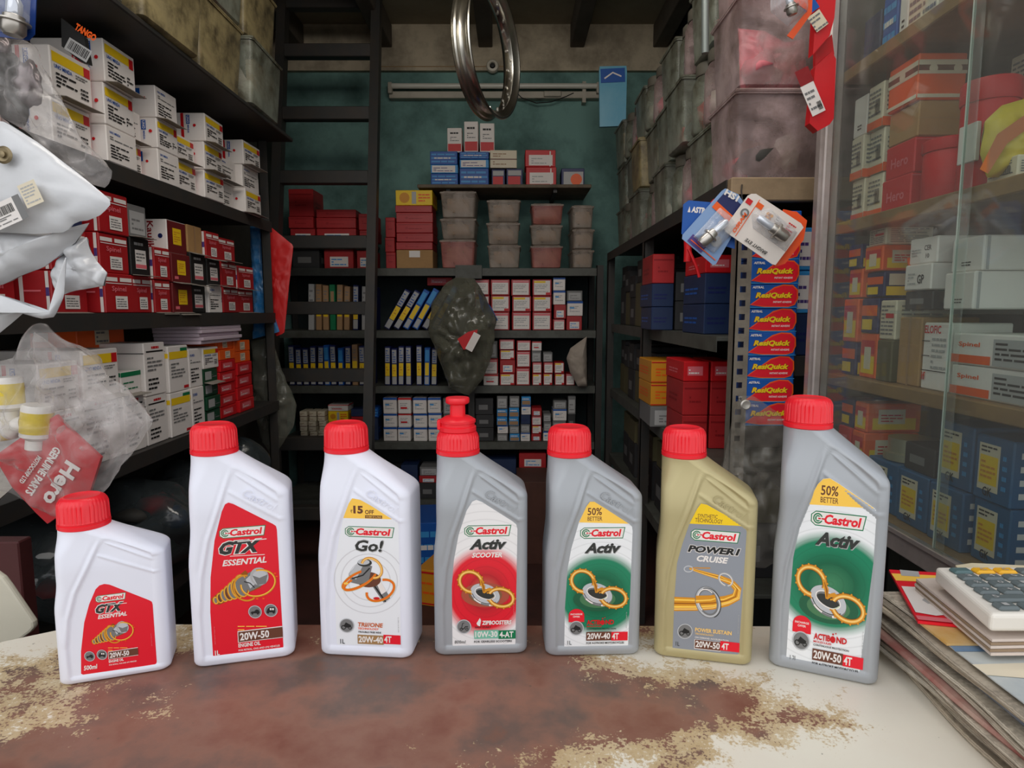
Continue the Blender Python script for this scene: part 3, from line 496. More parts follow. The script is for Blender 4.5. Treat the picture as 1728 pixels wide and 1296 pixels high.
def step(v, lo, hi):
    q = n.new('ShaderNodeMapRange'); q.inputs[1].default_value = lo; q.inputs[2].default_value = hi; L.new(v, q.inputs[0]); return q.outputs[0]
tanf = step(mth('ADD', mth('ADD', m_, .24), mth('MULTIPLY', w_, .9)), -.02, .1)
col = mixc(tanf, cream, tan); col = mixc(step(s_, .0, .07), col, brown)
spk = step(nz(150, 2, .5), .73, .76); spc = n.new('ShaderNodeRGB'); spc.outputs[0].default_value = lin((90, 80, 70)) + (1,)
col = mixc(mth('MULTIPLY', spk, .5), col, spc.outputs[0])
L.new(col, b.inputs['Base Color'])
L.new(mth('ADD', mth('MULTIPLY', step(s_, .0, .07), .12), .36), b.inputs['Roughness'])
bp = n.new('ShaderNodeBump'); bp.inputs['Strength'].default_value = .25; bp.inputs['Distance'].default_value = .002; L.new(mth('SUBTRACT', 0, step(s_, -.02, .1)), bp.inputs['Height']); L.new(bp.outputs[0], b.inputs['Normal'])
ct = thing('shop_counter', 'cream laminate counter worn through to brown, under the oil bottles', 'counter', (0, 0, 0))
outl = [(-.95, .30), (1.02, .30), (1.02, .685), (-.485, .695), (-.55, .655), (-.615, .55), (-.95, .47)]
bm = bmesh.new(); vs0 = [bm.verts.new((x, y, .868)) for x, y in outl]; f = bm.faces.new(vs0)
r = bmesh.ops.extrude_face_region(bm, geom=[f]); bmesh.ops.translate(bm, verts=[v for v in r['geom'] if isinstance(v, bmesh.types.BMVert)], vec=(0, 0, .032))
bmesh.ops.recalc_face_normals(bm, faces=bm.faces[:]); bmesh.ops.bevel(bm, geom=bm.edges[:], offset=.003, segments=2, affect='EDGES')
me = bpy.data.meshes.new('counter_top'); bm.to_mesh(me); bm.free(); me.materials.append(cm); link('counter_top', me, ct)
MB().box((-.60, .33, 0), (1.0, .66, .868)).obj('cabinet_body', mat('dark_veneer', (82, 50, 40), .5, var=.5), ct)
# flap board and box at the left end
bd = [P(x, y, Y=.745) for x, y in ((-170, 850), (4, 975), (14, 988), (56, 1050), (57, 1060), (50, 1068), (2, 1103), (-170, 1215))]
V = [v + Vector((0, d_, 0)) for d_ in (0, .009) for v in bd]; m8 = len(bd)
F = [tuple(range(m8)), tuple(range(2 * m8 - 1, m8 - 1, -1))] + [((i + 1) % m8, i, i + m8, (i + 1) % m8 + m8) for i in range(m8)]
o = link('board', mesh('board', V, F, mat('cream_board', (206, 200, 182), .45, var=.15)))
bv = o.modifiers.new('b', 'BEVEL'); bv.width = .003; bv.segments = 2
tag(o, 'cream board with rounded corners tilted at the left end of the counter', 'board')
a = P(-170, 915, Y=1.0); b2 = P(47, 1100, Y=1.0)
carton('darkbx', b2.x - a.x, .03, a.z - .25, ((a.x + b2.x) / 2, 1.0, .25), 0, 'dark maroon painted panel behind the tilted cream board', name='painted_panel', cat='panel', art=False).data.materials[0] = mat('maroon_paint', (84, 40, 40), .5, var=.3)
# ------------------------------------------------------------------ the seven oil bottles
import numpy as np
def sstep(t): t = np.clip(t, 0, 1); return t * t * (3 - 2 * t)
PANEL = [(10, 8), (9, 52), (12.6, 91), (20, 126), (32, 159), (41, 186), (44.5, 193), (49, 195), (56, 192), (87, 170), (90.5, 163), (90, 149), (90, 8)]
def seg_d(x, z, a, b):
    ax_, az = a; bx, bz = b; dx, dz_ = bx - ax_, bz - az; t = np.clip(((x - ax_) * dx + (z - az) * dz_) / (dx * dx + dz_ * dz_), 0, 1)
    return np.hypot(x - ax_ - t * dx, z - az - t * dz_)
def relief(x, z):
    """inward depth in mm of the moulded front at template coordinates"""
    d = np.full_like(x, 1e9); ins = np.zeros_like(x, bool); n_ = len(PANEL)
    for i in range(n_):
        a, b_ = PANEL[i], PANEL[(i + 1) % n_]; d = np.minimum(d, seg_d(x, z, a, b_))
        c_ = ((a[1] > z) != (b_[1] > z)); xx = (b_[0] - a[0]) * (z - a[1]) / ((b_[1] - a[1]) or 1e-9) + a[0]; ins ^= c_ & (x < xx)
    g = np.where(ins, 1.5 * sstep(d / 3.2), 0) - .9 * np.exp(-(d / 1.5) ** 2) + np.where(ins, 0, .7 * np.exp(-((d - 3.6) / 1.6) ** 2))
    for a, b_ in (((50, 187), (87, 161)), ((42, 172), (88, 143))):
        e = seg_d(x, z, a, b_); g += np.where(ins, -1.3 * np.exp(-(e / 1.3) ** 2), 0)
    return g
def bottle_mesh(W, Hb, dep, m, neck=.0212):
    kx, kz = W / .098, Hb / .207
    zs = np.concatenate([[0, .6, 1.6, 3, 5, 8], np.linspace(11, 207, 118)])
    Nf, Nc, Ns, Nb = 64, 9, 4, 12
    V = []; rows = len(zs); nper = None
    for zt in zs:
        z = zt * kz * .001
        inset = 5.5 - math.sqrt(max(0, 5.5 ** 2 - max(0, 5.5 - zt) ** 2)) if zt < 5.5 else 0
        s = float(sstep((zt - 98) / 42)); xl = 3.3 * s
        # shoulder: smooth minimum of right side and slope
        sl = 48.0 + (207 - zt) * 49.5 / 36; q = 98.0; k = 7.0
        h = max(k - abs(sl - q), 0) / k; xr = min(sl, q) - h * h * k * .25
        t = float(sstep((zt - 150) / 57)); R = neck * 1000
        hd = (dep * 500) * (1 - t) + R * t
        x0, x1 = (xl + inset) * kx, (xr - inset) * kx; hd2 = hd - inset
        tt = float(sstep((zt - 172) / 33)); rc = 9.5 * (1 - tt) + min(hd2, (x1 - x0) / 2) * tt; rc = min(rc, hd2, (x1 - x0) / 2)
        # the left shoulder column is rounder than the panel side
        pts = []
        xa, xb = x0 + rc, x1 - rc
        fx = np.linspace(xa, xb, Nf + 1)
        gz = relief(fx / kx, np.full_like(fx, zt))
        if zt < 6: gz = gz * (zt / 6)
        gz = gz * (1 - tt)
        yc = dep * 500
        pts += [(float(a), float(yc - hd2 + g)) for a, g in zip(fx, gz)]
        def arc(cx_, cy_, a0, a1, n_): return [(cx_ + rc * math.cos(a), cy_ + rc * math.sin(a)) for a in np.linspace(a0, a1, n_ + 1)[1:]]
        g_r = float(relief(np.array([xb / kx]), np.array([zt]))[0]) * (1 - tt) * min(1, zt / 6); g_l = float(gz[0])
        ar = arc(xb, yc - hd2 + rc, -PI / 2, 0, Nc)
        pts += [(p[0], p[1] + g_r * (1 - (i + 1) / Nc) ** 2) for i, p in enumerate(ar)]
        pts += [(x1, float(y)) for y in np.linspace(yc - hd2 + rc, yc + hd2 - rc, Ns + 1)[1:]]
        pts += arc(xb, yc + hd2 - rc, 0, PI / 2, Nc)
        pts += [(float(a), yc + hd2) for a in np.linspace(xb, xa, Nb + 1)[1:]]
        pts += arc(xa, yc + hd2 - rc, PI / 2, PI, Nc)
        pts += [(x0, float(y)) for y in np.linspace(yc + hd2 - rc, yc - hd2 + rc, Ns + 1)[1:]]
        al = arc(xa, yc - hd2 + rc, PI, PI * 1.5, Nc)[:-1]
        pts += [(p[0], p[1] + g_l * ((i + 1) / Nc) ** 2) for i, p in enumerate(al)]
        nper = len(pts); V += [(p[0] * .001, p[1] * .001, z) for p in pts]
    F = []
    for i in range(rows - 1):
        F += [(i * nper + k, i * nper + (k + 1) % nper, (i + 1) * nper + (k + 1) % nper, (i + 1) * nper + k) for k in range(nper)]
    F += [tuple(range(nper))[::-1], tuple(range((rows - 1) * nper, rows * nper))]
    me = mesh('bottle_body', V, F, m, smooth=True); return me
CAPR = .0226
cap_red = mat('cap_red', (238, 34, 48), .32, spec=.5)
def cap_mesh(R=CAPR, H=.0285, top=True, name='screw_cap'):
    n_ = 144; V = []; F = []
    prof = [(R - .0006, 0, 0), (R, .0006, 0), (R, .0042, 0), (R - .0011, .0048, 0), (R - .0011, .0056, 0), (R - .0002, .0062, .0), (R - .0004, .0075, 1), (R - .0008, H - .0075, 1), (R - .0018, H - .0045, .6), (R - .0036, H - .0018, 0), (R - .0062, H - .0003, 0), (R - .0075, H, 0), (R - .0085, H - .0006, 0), (.0005, H - .0006, 0)]
    for r, z, g in prof:
        for k in range(n_):
            q = (k % 4) ; dr = -.0009 * g if q == 0 else 0
            if (k // 4) % 6 == 5 and g: dr = -.0003 * g
            a = 2 * PI * k / n_; V.append(((r + dr) * math.cos(a), (r + dr) * math.sin(a), z))
    for i in range(len(prof) - 1):
        F += [(i * n_ + k, i * n_ + (k + 1) % n_, (i + 1) * n_ + (k + 1) % n_, (i + 1) * n_ + k) for k in range(n_)]
    F += [tuple(range(n_))[::-1], tuple(range((len(prof) - 1) * n_, len(prof) * n_))]
    me = mesh(name, V, F, cap_red, smooth=True); me.set_sharp_from_angle(angle=math.radians(32)); return me
def label_disc_mat(name, c, r, inner, outer, edge=.12):
    """flat print: a coloured disc fading into the paper, with faint rings"""
    m = bpy.data.materials.new(name); m.use_nodes = True; n = m.node_tree.nodes; L = m.node_tree.links; b = n['Principled BSDF']; b.inputs['Roughness'].default_value = .3
    tc = n.new('ShaderNodeTexCoord'); mp = n.new('ShaderNodeMapping'); mp.vector_type = 'TEXTURE'; mp.inputs['Location'].default_value = c; mp.inputs['Scale'].default_value = (r[0], 1, r[1])
    L.new(tc.outputs['Object'], mp.inputs[0]); ln = n.new('ShaderNodeVectorMath'); ln.operation = 'LENGTH'; L.new(mp.outputs[0], ln.inputs[0])
    cr = n.new('ShaderNodeValToRGB'); e = cr.color_ramp.elements; L.new(ln.outputs['Value'], cr.inputs[0])
    stops = inner + [(1 - edge, inner[-1][1]), (1.0, outer)]
    while len(e) < len(stops): e.new(.5)
    for i, (p_, c_) in enumerate(stops): e[i].position = min(1, p_); e[i].color = lin(c_) + (1,)
    wv = n.new('ShaderNodeMath'); wv.operation = 'SINE'; ml = n.new('ShaderNodeMath'); ml.operation = 'MULTIPLY'; ml.inputs[1].default_value = 38; L.new(ln.outputs['Value'], ml.inputs[0]); L.new(ml.outputs[0], wv.inputs[0])
    rr = n.new('ShaderNodeMapRange'); rr.inputs[1].default_value = .8; rr.inputs[2].default_value = 1; rr.inputs[3].default_value = 1; rr.inputs[4].default_value = .88; L.new(wv.outputs[0], rr.inputs[0])
    mx = n.new('ShaderNodeMix'); mx.data_type = 'RGBA'; mx.blend_type = 'MULTIPLY'; mx.inputs[0].default_value = 1; L.new(cr.outputs[0], mx.inputs[6]); L.new(rr.outputs[0], mx.inputs[7])
    L.new(mx.outputs[2], b.inputs['Base Color']); return m
def castrol(B, x, y, w, h, plate=True):
    """logo plate: x,y is its lower left corner in crop pixels"""
    s = B.slope(y); q = lambda dx, dy: (x + dx, y - dy + s * dx)
    a = B.a
    a.poly([q(h * .35, 0), q(w - h * .2, 0), q(w, h), q(h * .35, h), q(0, h * .75), q(0, h * .25)], 'green')
    e = h * .07
    a.poly([q(h * .35, e), q(w - h * .22 - e * .5, e), q(w - e * 1.3, h - e), q(h * .35, h - e), q(e, h * .72), q(e, h * .28)], 'white')
    c = q(h * .52, h * .5)
    a.ell(c[0], c[1], h * .36 * B.ar, h * .36, 'green'); a.rect(c[0] - h * .1, c[1] - h * .12, h * .5, h * .24, 'white'); a.rect(c[0] + h * .02, c[1] - h * .05, h * .45, h * .1, 'red')
    a.ring(c[0], c[1], h * .24 * B.ar, h * .24, h * .05, 'white')
    B.tx('Castrol', x + h * .98, y - h * .18 + s * h, w - h * 1.32, h * .66, 'bred', .18, .04)
class Lab:
    def __init__(s, spec, W, H, scale, oy):
        s.x0, s.x1, s.yb, s.yt, s.sl = spec; s.kx = W / (s.x1 - s.x0); s.yh = (527 - oy) * scale; s.kz = H / (s.yb - s.yt); s.a = Art(.00004); s.a.T = s.cv; s.ar = 1
    def cv(s, x, y):
        dx = x - s.x0; f = (s.yb + s.sl * dx - s.yh) / (s.yb - s.yh); return (dx * s.kx, (s.yb + s.sl * dx - y) / f * s.kz)
    def slope(s, y): return s.sl * (y - s.yh) / (s.yb - s.yh)
    def tx(s, t, x, y, w, h, m, shear=0, bold=.02): s.a.text(t, x, y, w, -h, m, shear, bold, slope=s.slope(y))
    def box(s, x, y, w, h, m): q = s.slope(y); s.a.poly([(x, y), (x + w, y + q * w), (x + w, y - h + q * w), (x, y - h)], m)
def icon(B, x, y, r, kind):
    a = B.a; a.ell(x, y, r, r, 'lgrey'); a.ell(x, y, r * .9, r * .9, 'grey'); a.ring(x, y, r * .93, r * .93, r * .1, 'silver')
    if kind == 'car': a.poly([(x - r * .7, y + r * .2), (x - r * .5, y - r * .05), (x - r * .1, y - r * .1), (x + r * .15, y - r * .35), (x + r * .5, y - r * .35), (x + r * .7, y), (x + r * .65, y + r * .25)], 'black'); [a.ell(x + d * r, y + r * .28, r * .15, r * .15, 'black', 10) for d in (-.4, .4)]
    elif kind == 'van': a.poly([(x - r * .7, y + r * .3), (x - r * .5, y - r * .2), (x - r * .2, y - r * .5), (x + r * .6, y - r * .5), (x + r * .65, y + r * .3)], 'black'); a.rect(x - r * .15, y - r * .35, r * .25, r * .3, 'white'); a.rect(x + r * .2, y - r * .35, r * .25, r * .3, 'white'); [a.ell(x + d * r, y + r * .33, r * .17, r * .17, 'black', 10) for d in (-.45, .4)]
    elif kind == 'scooter': a.ring(x - r * .35, y + r * .35, r * .16, r * .16, r * .1, 'black'); a.ring(x + r * .4, y + r * .35, r * .16, r * .16, r * .1, 'black'); a.stroke([(x - r * .3, y + r * .3), (x, y + r * .3), (x + r * .2, y), (x + r * .55, y)], r * .14, 'black'); a.stroke([(x - r * .35, y + r * .3), (x - r * .15, y - r * .5), (x + r * .05, y - r * .5)], r * .1, 'black')
    else:
        a.ring(x - r * .42, y + r * .25, r * .26, r * .26, r * .12, 'black'); a.ring(x + r * .42, y + r * .3, r * .2, r * .2, r * .1, 'black')
        a.poly([(x - r * .45, y + r * .1), (x - r * .1, y - r * .45), (x + r * .15, y - r * .3), (x + r * .6, y - r * .05), (x + r * .5, y + r * .25), (x, y + r * .3)], 'black')
def knot(B, cx, cy, k):
    """amber chain looped as a lying eight through a steel ring"""
    a = B.a
    a.ell(cx + 8 * k, cy + 14 * k, 60 * k, 36 * k, 'gtx')
    for dy in (12, 3): a.ring(cx + 8 * k, cy + (14 + dy) * k, 74 * k, 44 * k, 28 * k, 'grey' if dy == 12 else 'silver', tilt=20)
    a.ring(cx + 8 * k, cy + 30 * k, 80 * k, 50 * k, 10 * k, 'white', 30, 60, tilt=20); a.ring(cx + 8 * k, cy + 24 * k, 80 * k, 50 * k, 14 * k, 'white', 95, 130, tilt=20)
    a.ring(cx + 8 * k, cy + 14 * k, 60 * k, 31 * k, 5 * k, 'white', tilt=20)
    a.ring(cx + 8 * k, cy + 24 * k, 76 * k, 47 * k, 4 * k, 'black', 20, 160, tilt=20)
    for sx_, ex, ey, rx_, ry_, a0, a1, tl_ in ((-1, -75, -55, 66, 58, 60, 352, 30), (1, 100, 38, 72, 52, -170, 150, 12)):
        x, y = cx + ex * k, cy + ey * k
        a.ring(x, y, rx_ * k, ry_ * k, 24 * k, 'dgold', a0, a1, tl_); a.ring(x, y, rx_ * k, ry_ * k, 18 * k, 'gold', a0, a1, tl_); a.ring(x, y, (rx_ - 1) * k, (ry_ - 1) * k, 8 * k, 'lgold', a0, a1, tl_)
        for i in range(13):
            t = math.radians(a0 + (a1 - a0) * i / 12); c, s = math.cos(math.radians(tl_)), math.sin(math.radians(tl_)); px_, py_ = (rx_ + 12) * math.cos(t), (ry_ + 12) * math.sin(t)
            a.ell(x + (px_ * c - py_ * s) * k, y + (px_ * s + py_ * c) * k, 4.5 * k, 4.5 * k, 'gold', 8)
    a.stroke([(cx - 20 * k, cy - 70 * k), (cx - 2 * k, cy - 30 * k), (cx + 2 * k, cy + 10 * k)], [10 * k, 20 * k, 12 * k], 'gold'); a.stroke([(cx - 14 * k, cy - 60 * k), (cx, cy - 25 * k), (cx + 2 * k, cy + 8 * k)], [3 * k, 8 * k, 4 * k], 'dgold')
    a.stroke([(cx + 40 * k, cy - 14 * k), (cx + 15 * k, cy - 6 * k), (cx + 2 * k, cy + 10 * k)], [18 * k, 16 * k, 8 * k], 'gold')
def gtx(B, k, X, Y, ic=((367, 950), (443, 943))):
    """X(px), Y(px) place template GTX coordinates (crop of the second bottle)"""
    a = B.a; T = lambda x, y: (X(x), Y(y))
    castrol(B, X(218), Y(592), 218 * k, 50 * k)
    for c, o in (('white', 4), ('gtx', 0)):
        B.tx('GTX', X(214) - o, Y(672) + o, 200 * k + o * 2, 64 * k + o * 2, c, .35, .055 if c == 'gtx' else .09)
    a.stroke([T(300, 606), T(437, 592)], 4 * k, 'white'); a.stroke([T(262, 676), T(425, 668)], 3 * k, 'white')
    B.tx('ESSENTIAL', X(225), Y(726), 208 * k, 30 * k, 'white', .25, .03)
    # piston shaft inside golden coils
    a.poly([T(172, 905), T(165, 885), T(330, 745), T(400, 830), T(200, 915)], 'dgold')
    for i in range(7):
        f = i / 6; x, y = 185 + 125 * f, 893 - 72 * f; r = 16 + 36 * f
        a.ell(X(x), Y(y), r * .55 * k, r * k, 'brown' if i % 2 else 'grey', 18); a.ring(X(x), Y(y), r * .62 * k, r * 1.05 * k, 6 * k, 'gold', tilt=-8, n=20); a.ring(X(x) + 3 * k, Y(y), r * .62 * k, r * 1.0 * k, 2 * k, 'amber', tilt=-8, n=20)
    a.poly([T(315, 800), T(345, 757), T(395, 735), T(420, 780), T(405, 820), T(345, 850)], 'grey')
    a.poly([T(330, 790), T(360, 762), T(385, 800), T(350, 835)], 'silver'); a.stroke([T(322, 800), T(350, 808), T(370, 830)], 5 * k, 'black')
    a.ell(X(395), Y(775), 44 * k, 44 * k, 'lgrey'); a.ell(X(398), Y(780), 36 * k, 36 * k, 'silver'); a.poly([T(362, 770), T(395, 782), T(435, 765), T(425, 810), T(385, 818)], 'grey')
    a.ring(X(388), Y(808), 84 * k, 62 * k, 9 * k, 'gold', -80, 200, -20); a.ring(X(388), Y(808), 82 * k, 60 * k, 3 * k, 'amber', -80, 200, -20); a.ring(X(330), Y(832), 58 * k, 62 * k, 8 * k, 'gold', 60, 290, -10)
    for x, y in ((380, 885), (410, 884), (470, 760), (478, 775)): a.ell(X(x), Y(y), 6 * k, 4 * k, 'orange', 8)
    for (ix, iy), kd in zip(ic, ('car', 'van')): icon(B, ix, iy, 32, kd)
    a.lines(X(282), Y(1026), 176 * k, -9 * k, 1, 'amber', 3); a.lines(X(282), Y(1043), 165 * k, -9 * k, 1, 'amber', 4)
    B.box(X(280), Y(1104), 215 * k, 58 * k, 'white'); B.box(X(283), Y(1101), 212 * k, 51 * k, 'brown')
    B.tx('20W-50', X(290), Y(1094), 140 * k, 38 * k, 'white', 0, .03)
    B.tx('ENGINE OIL', X(281), Y(1128), 106 * k, 20 * k, 'white', 0, .03); B.tx('FOR PETROL, CNG AND LPG VEHICLES', X(281), Y(1149), 198 * k, 11 * k, 'white', 0, .02)
def star_lines(B, x, y, h, m='lgrey', n=18): B.a.lines(x, y, 4, -h, n, m, 5, .6)
def art_b1(B):
    k = .86; gtx(B, k, lambda x: 343 + (x - 222) * k, lambda y: (705 + (y - 590) * k) if y < 700 else (808 + (y - 726) * k) if y < 740 else (830 + (y - 740) * .78) if y < 925 else (1034 + (y - 950) * .82) if y < 960 else (990 + (y - 1026) * .90), ((280, 1040), (355, 1030)))
    B.tx('500ml', 240, 1130, 82, 30, 'white', .1, .03); star_lines(B, 665, 975, 80, 'pink')
def art_b2(B):
    gtx(B, 1, lambda x: x, lambda y: y); B.tx('1L', 170, 1167, 22, 24, 'white', 0, .03); star_lines(B, 172, 1112, 90, 'pink')
def art_b3(B):
    a = B.a
    for r in (105, 140, 175): a.ring(265, 840, r, r * .98, 5, mat('faint_ring', (214, 214, 218), .4))
    a.poly([(145, 520), (175, 445), (192, 420), (232, 428), (285, 458), (385, 525)], 'amber')
    B.tx('₹', 182, 494, 10, 18, 'brown', 0, .01); B.tx('15', 196, 497, 48, 40, 'brown', 0, .05); B.tx('OFF', 253, 500, 44, 22, 'brown', 0, .03); B.box(253, 520, 84, 15, 'brown'); B.tx('ON MRP OF 1L PACK', 257, 517, 76, 8, 'amber')
    castrol(B, 152, 614, 244, 54)
    B.tx('Go!', 198, 692, 146, 66, 'lgrey', .2, .035); B.tx('Go!', 200, 688, 140, 58, 'gtx', .2, .03)
    a.poly([(275, 860), (315, 830), (368, 930), (335, 955)], 'grey'); a.poly([(300, 850), (320, 838), (350, 895), (325, 912)], 'white'); a.stroke([(285, 858), (345, 950)], 8, 'black')
    a.ell(262, 835, 62, 40, 'brown'); a.poly([(165, 805), (215, 745), (282, 765), (262, 845), (215, 860), (175, 850)], 'grey'); a.poly([(165, 808), (212, 745), (240, 755), (200, 835)], 'silver'); a.ell(245, 748, 36, 20, 'gtx'); a.ell(240, 744, 30, 14, 'silver'); a.stroke([(180, 830), (235, 812), (270, 775)], 7, 'black')
    for x, y, rx, ry, tl_, a0, a1 in ((215, 835, 92, 34, -28, 20, 290), (280, 775, 56, 44, 50, 150, 400), (320, 890, 74, 48, -30, -60, 210), (215, 845, 84, 26, -28, 40, 250)):
        a.ring(x, y, rx, ry, 13, 'gold', a0, a1, tl_); a.ring(x, y, rx - 1, ry - 1, 6, 'orange' if rx > 70 else 'lgold', a0, a1, tl_)
    a.ell(150, 855, 12, 6, 'amber'); a.ell(300, 932, 16, 7, 'red')
    icon(B, 147, 1075, 38, 'bike')
    B.tx('TRI//ONE', 203, 1080, 126, 23, mat('print_trizone', (205, 105, 55), .4), .15, .03); B.tx('TECHNOLOGY', 203, 1095, 104, 11, 'orange'); B.tx('TROUBLE FREE RIDE', 203, 1112, 116, 9, 'black')
    B.box(200, 1170, 130, 48, mat('print_bronze', (165, 128, 84), .4)); B.box(330, 1170, 85, 48, 'bred')
    B.tx('20W-40', 205, 1163, 122, 34, 'white', 0, .03); B.tx('4T', 334, 1163, 36, 34, 'white', 0, .03); B.tx('1L', 112, 1170, 22, 24, 'black', 0, .01); star_lines(B, 404, 1110, 80)
def art_b4(B):
    a = B.a
    castrol(B, 188, 650, 232, 56)
    B.tx('Activ', 214, 718, 186, 54, 'lgrey', .3, .05); B.tx('Activ', 211, 716, 186, 54, 'gtx', .3, .045)
    B.tx('SCOOTER', 224, 756, 150, 26, 'white', .25, .04)
    for r, c_ in ((100, (170, 80, 60)), (70, (130, 90, 60)), (40, (190, 175, 150))): a.ell(290, 945, r * 1.2, r * .62, mat('glow_%d' % r, c_, .4))
    knot(B, 282, 925, .86)
    icon(B, 182, 1107, 37, 'scooter')
    a.poly([(245, 1090), (262, 1062), (268, 1075), (262, 1105), (250, 1100)], 'white'); B.tx('ZIPBOOSTERS', 272, 1098, 148, 22, 'white', .1, .04); B.tx('EASY START', 238, 1115, 80, 9, 'gtx')
    B.box(233, 1170, 122, 44, mat('print_mint', (120, 190, 165), .4)); B.box(355, 1170, 86, 44, 'green'); B.tx('10W-30', 238, 1163, 112, 31, 'white', 0, .03); B.tx('4-AT', 360, 1163, 70, 31, 'white', 0, .03)
    B.tx('FOR GEARLESS SCOOTERS', 232, 1191, 190, 11, 'black'); B.tx('800ml', 135, 1195, 55, 16, 'gtx', .1, .0); star_lines(B, 430, 1040, 70, 'pink')
def activ(B, dx, y0, kx, big):
    a = B.a; X = lambda x: dx + x * kx; Y = lambda y: y0 + y * kx
    B.tx('50%', X(250), Y(500), 76 * kx, 40 * kx, 'brown', 0, .02); B.tx('BETTER', X(250), Y(529), 78 * kx, 22 * kx, 'brown', 0, .01)
    castrol(B, X(212), Y(625), 240 * kx, 60 * kx)
    B.tx('Activ', X(238), Y(706), 196 * kx, 56 * kx, 'lgrey', .3, .05); B.tx('Activ', X(235), Y(703), 196 * kx, 56 * kx, 'gtx', .3, .045)
    for r, c_ in ((110, (20, 90, 60)), (80, (70, 120, 80)), (46, (200, 210, 180))): a.ell(X(310), Y(950), r * 1.2 * kx, r * .6 * kx, mat('gglow_%d' % r, c_, .4))
    knot(B, X(300), Y(905), .95 * kx)
    a.ell(X(197), Y(1038), 42 * kx, 36 * kx, 'bred'); B.box(X(155), Y(1075), 84 * kx, 40 * kx, 'bred'); B.tx('INCHARGE', X(165), Y(1036), 64 * kx, 9 * kx, 'white'); B.tx('OFFER', X(178), Y(1050), 38 * kx, 9 * kx, 'white')
    icon(B, X(197), Y(1108), 40 * kx, 'bike')
    B.tx('ACTIB', X(253), Y(1090), 74 * kx, 27 * kx, 'red', 0, .04); a.ell(X(338), Y(1077), 12 * kx, 14 * kx, 'red'); B.tx('ND', X(354), Y(1088), 46 * kx, 26 * kx, 'red', 0, .04); a.ell(X(338), Y(1055), 4 * kx, 4 * kx, 'red'); a.ell(X(350), Y(1050), 3 * kx, 3 * kx, 'red')
    B.tx('MOLECULES', X(253), Y(1103), 80 * kx, 9 * kx, 'red'); B.tx('CONTINUOUS PROTECTION', X(253), Y(1117), 158 * kx, 8 * kx, 'black')
    B.box(X(251), Y(1177), 136 * kx, 48 * kx, 'brown'); B.box(X(387), Y(1177), 88 * kx, 48 * kx, 'bred'); B.tx('20W-50' if big else '20W-40', X(256), Y(1170), 124 * kx, 35 * kx, 'white', 0, .03); B.tx('4T', X(391), Y(1170), 36 * kx, 35 * kx, 'white', 0, .03)
    B.tx('FOR 4-STROKE MOTORCYCLES', X(252), Y(1196), 204 * kx, 11 * kx, 'black')
    B.tx('1.2L' if big else '1L', X(150), Y(1199), (30 if big else 22) * kx, 22 * kx, 'gtx', 0, 0); star_lines(B, X(465), Y(1110), 90 * kx, 'lgrey')
def art_b5(B): activ(B, 0, 0, 1, False)
def art_b7(B):
    # same design as the one-litre label, fitted to this label's own outline
    q = Lab((35, 540, 1268, 62, -.015), .098, .235, 3.085, 700)
    xa, za = q.cv(133, 1213); xb, zb = q.cv(491, 428); l = B.a.lim
    q.a = B.a; B.a.T = lambda x, y: (l[0] + (q.cv(x, y)[0] - xa) / (xb - xa) * (l[1] - l[0]), l[2] + (q.cv(x, y)[1] - za) / (zb - za) * (l[3] - l[2]))
    activ(q, 0, 0, 1, True)
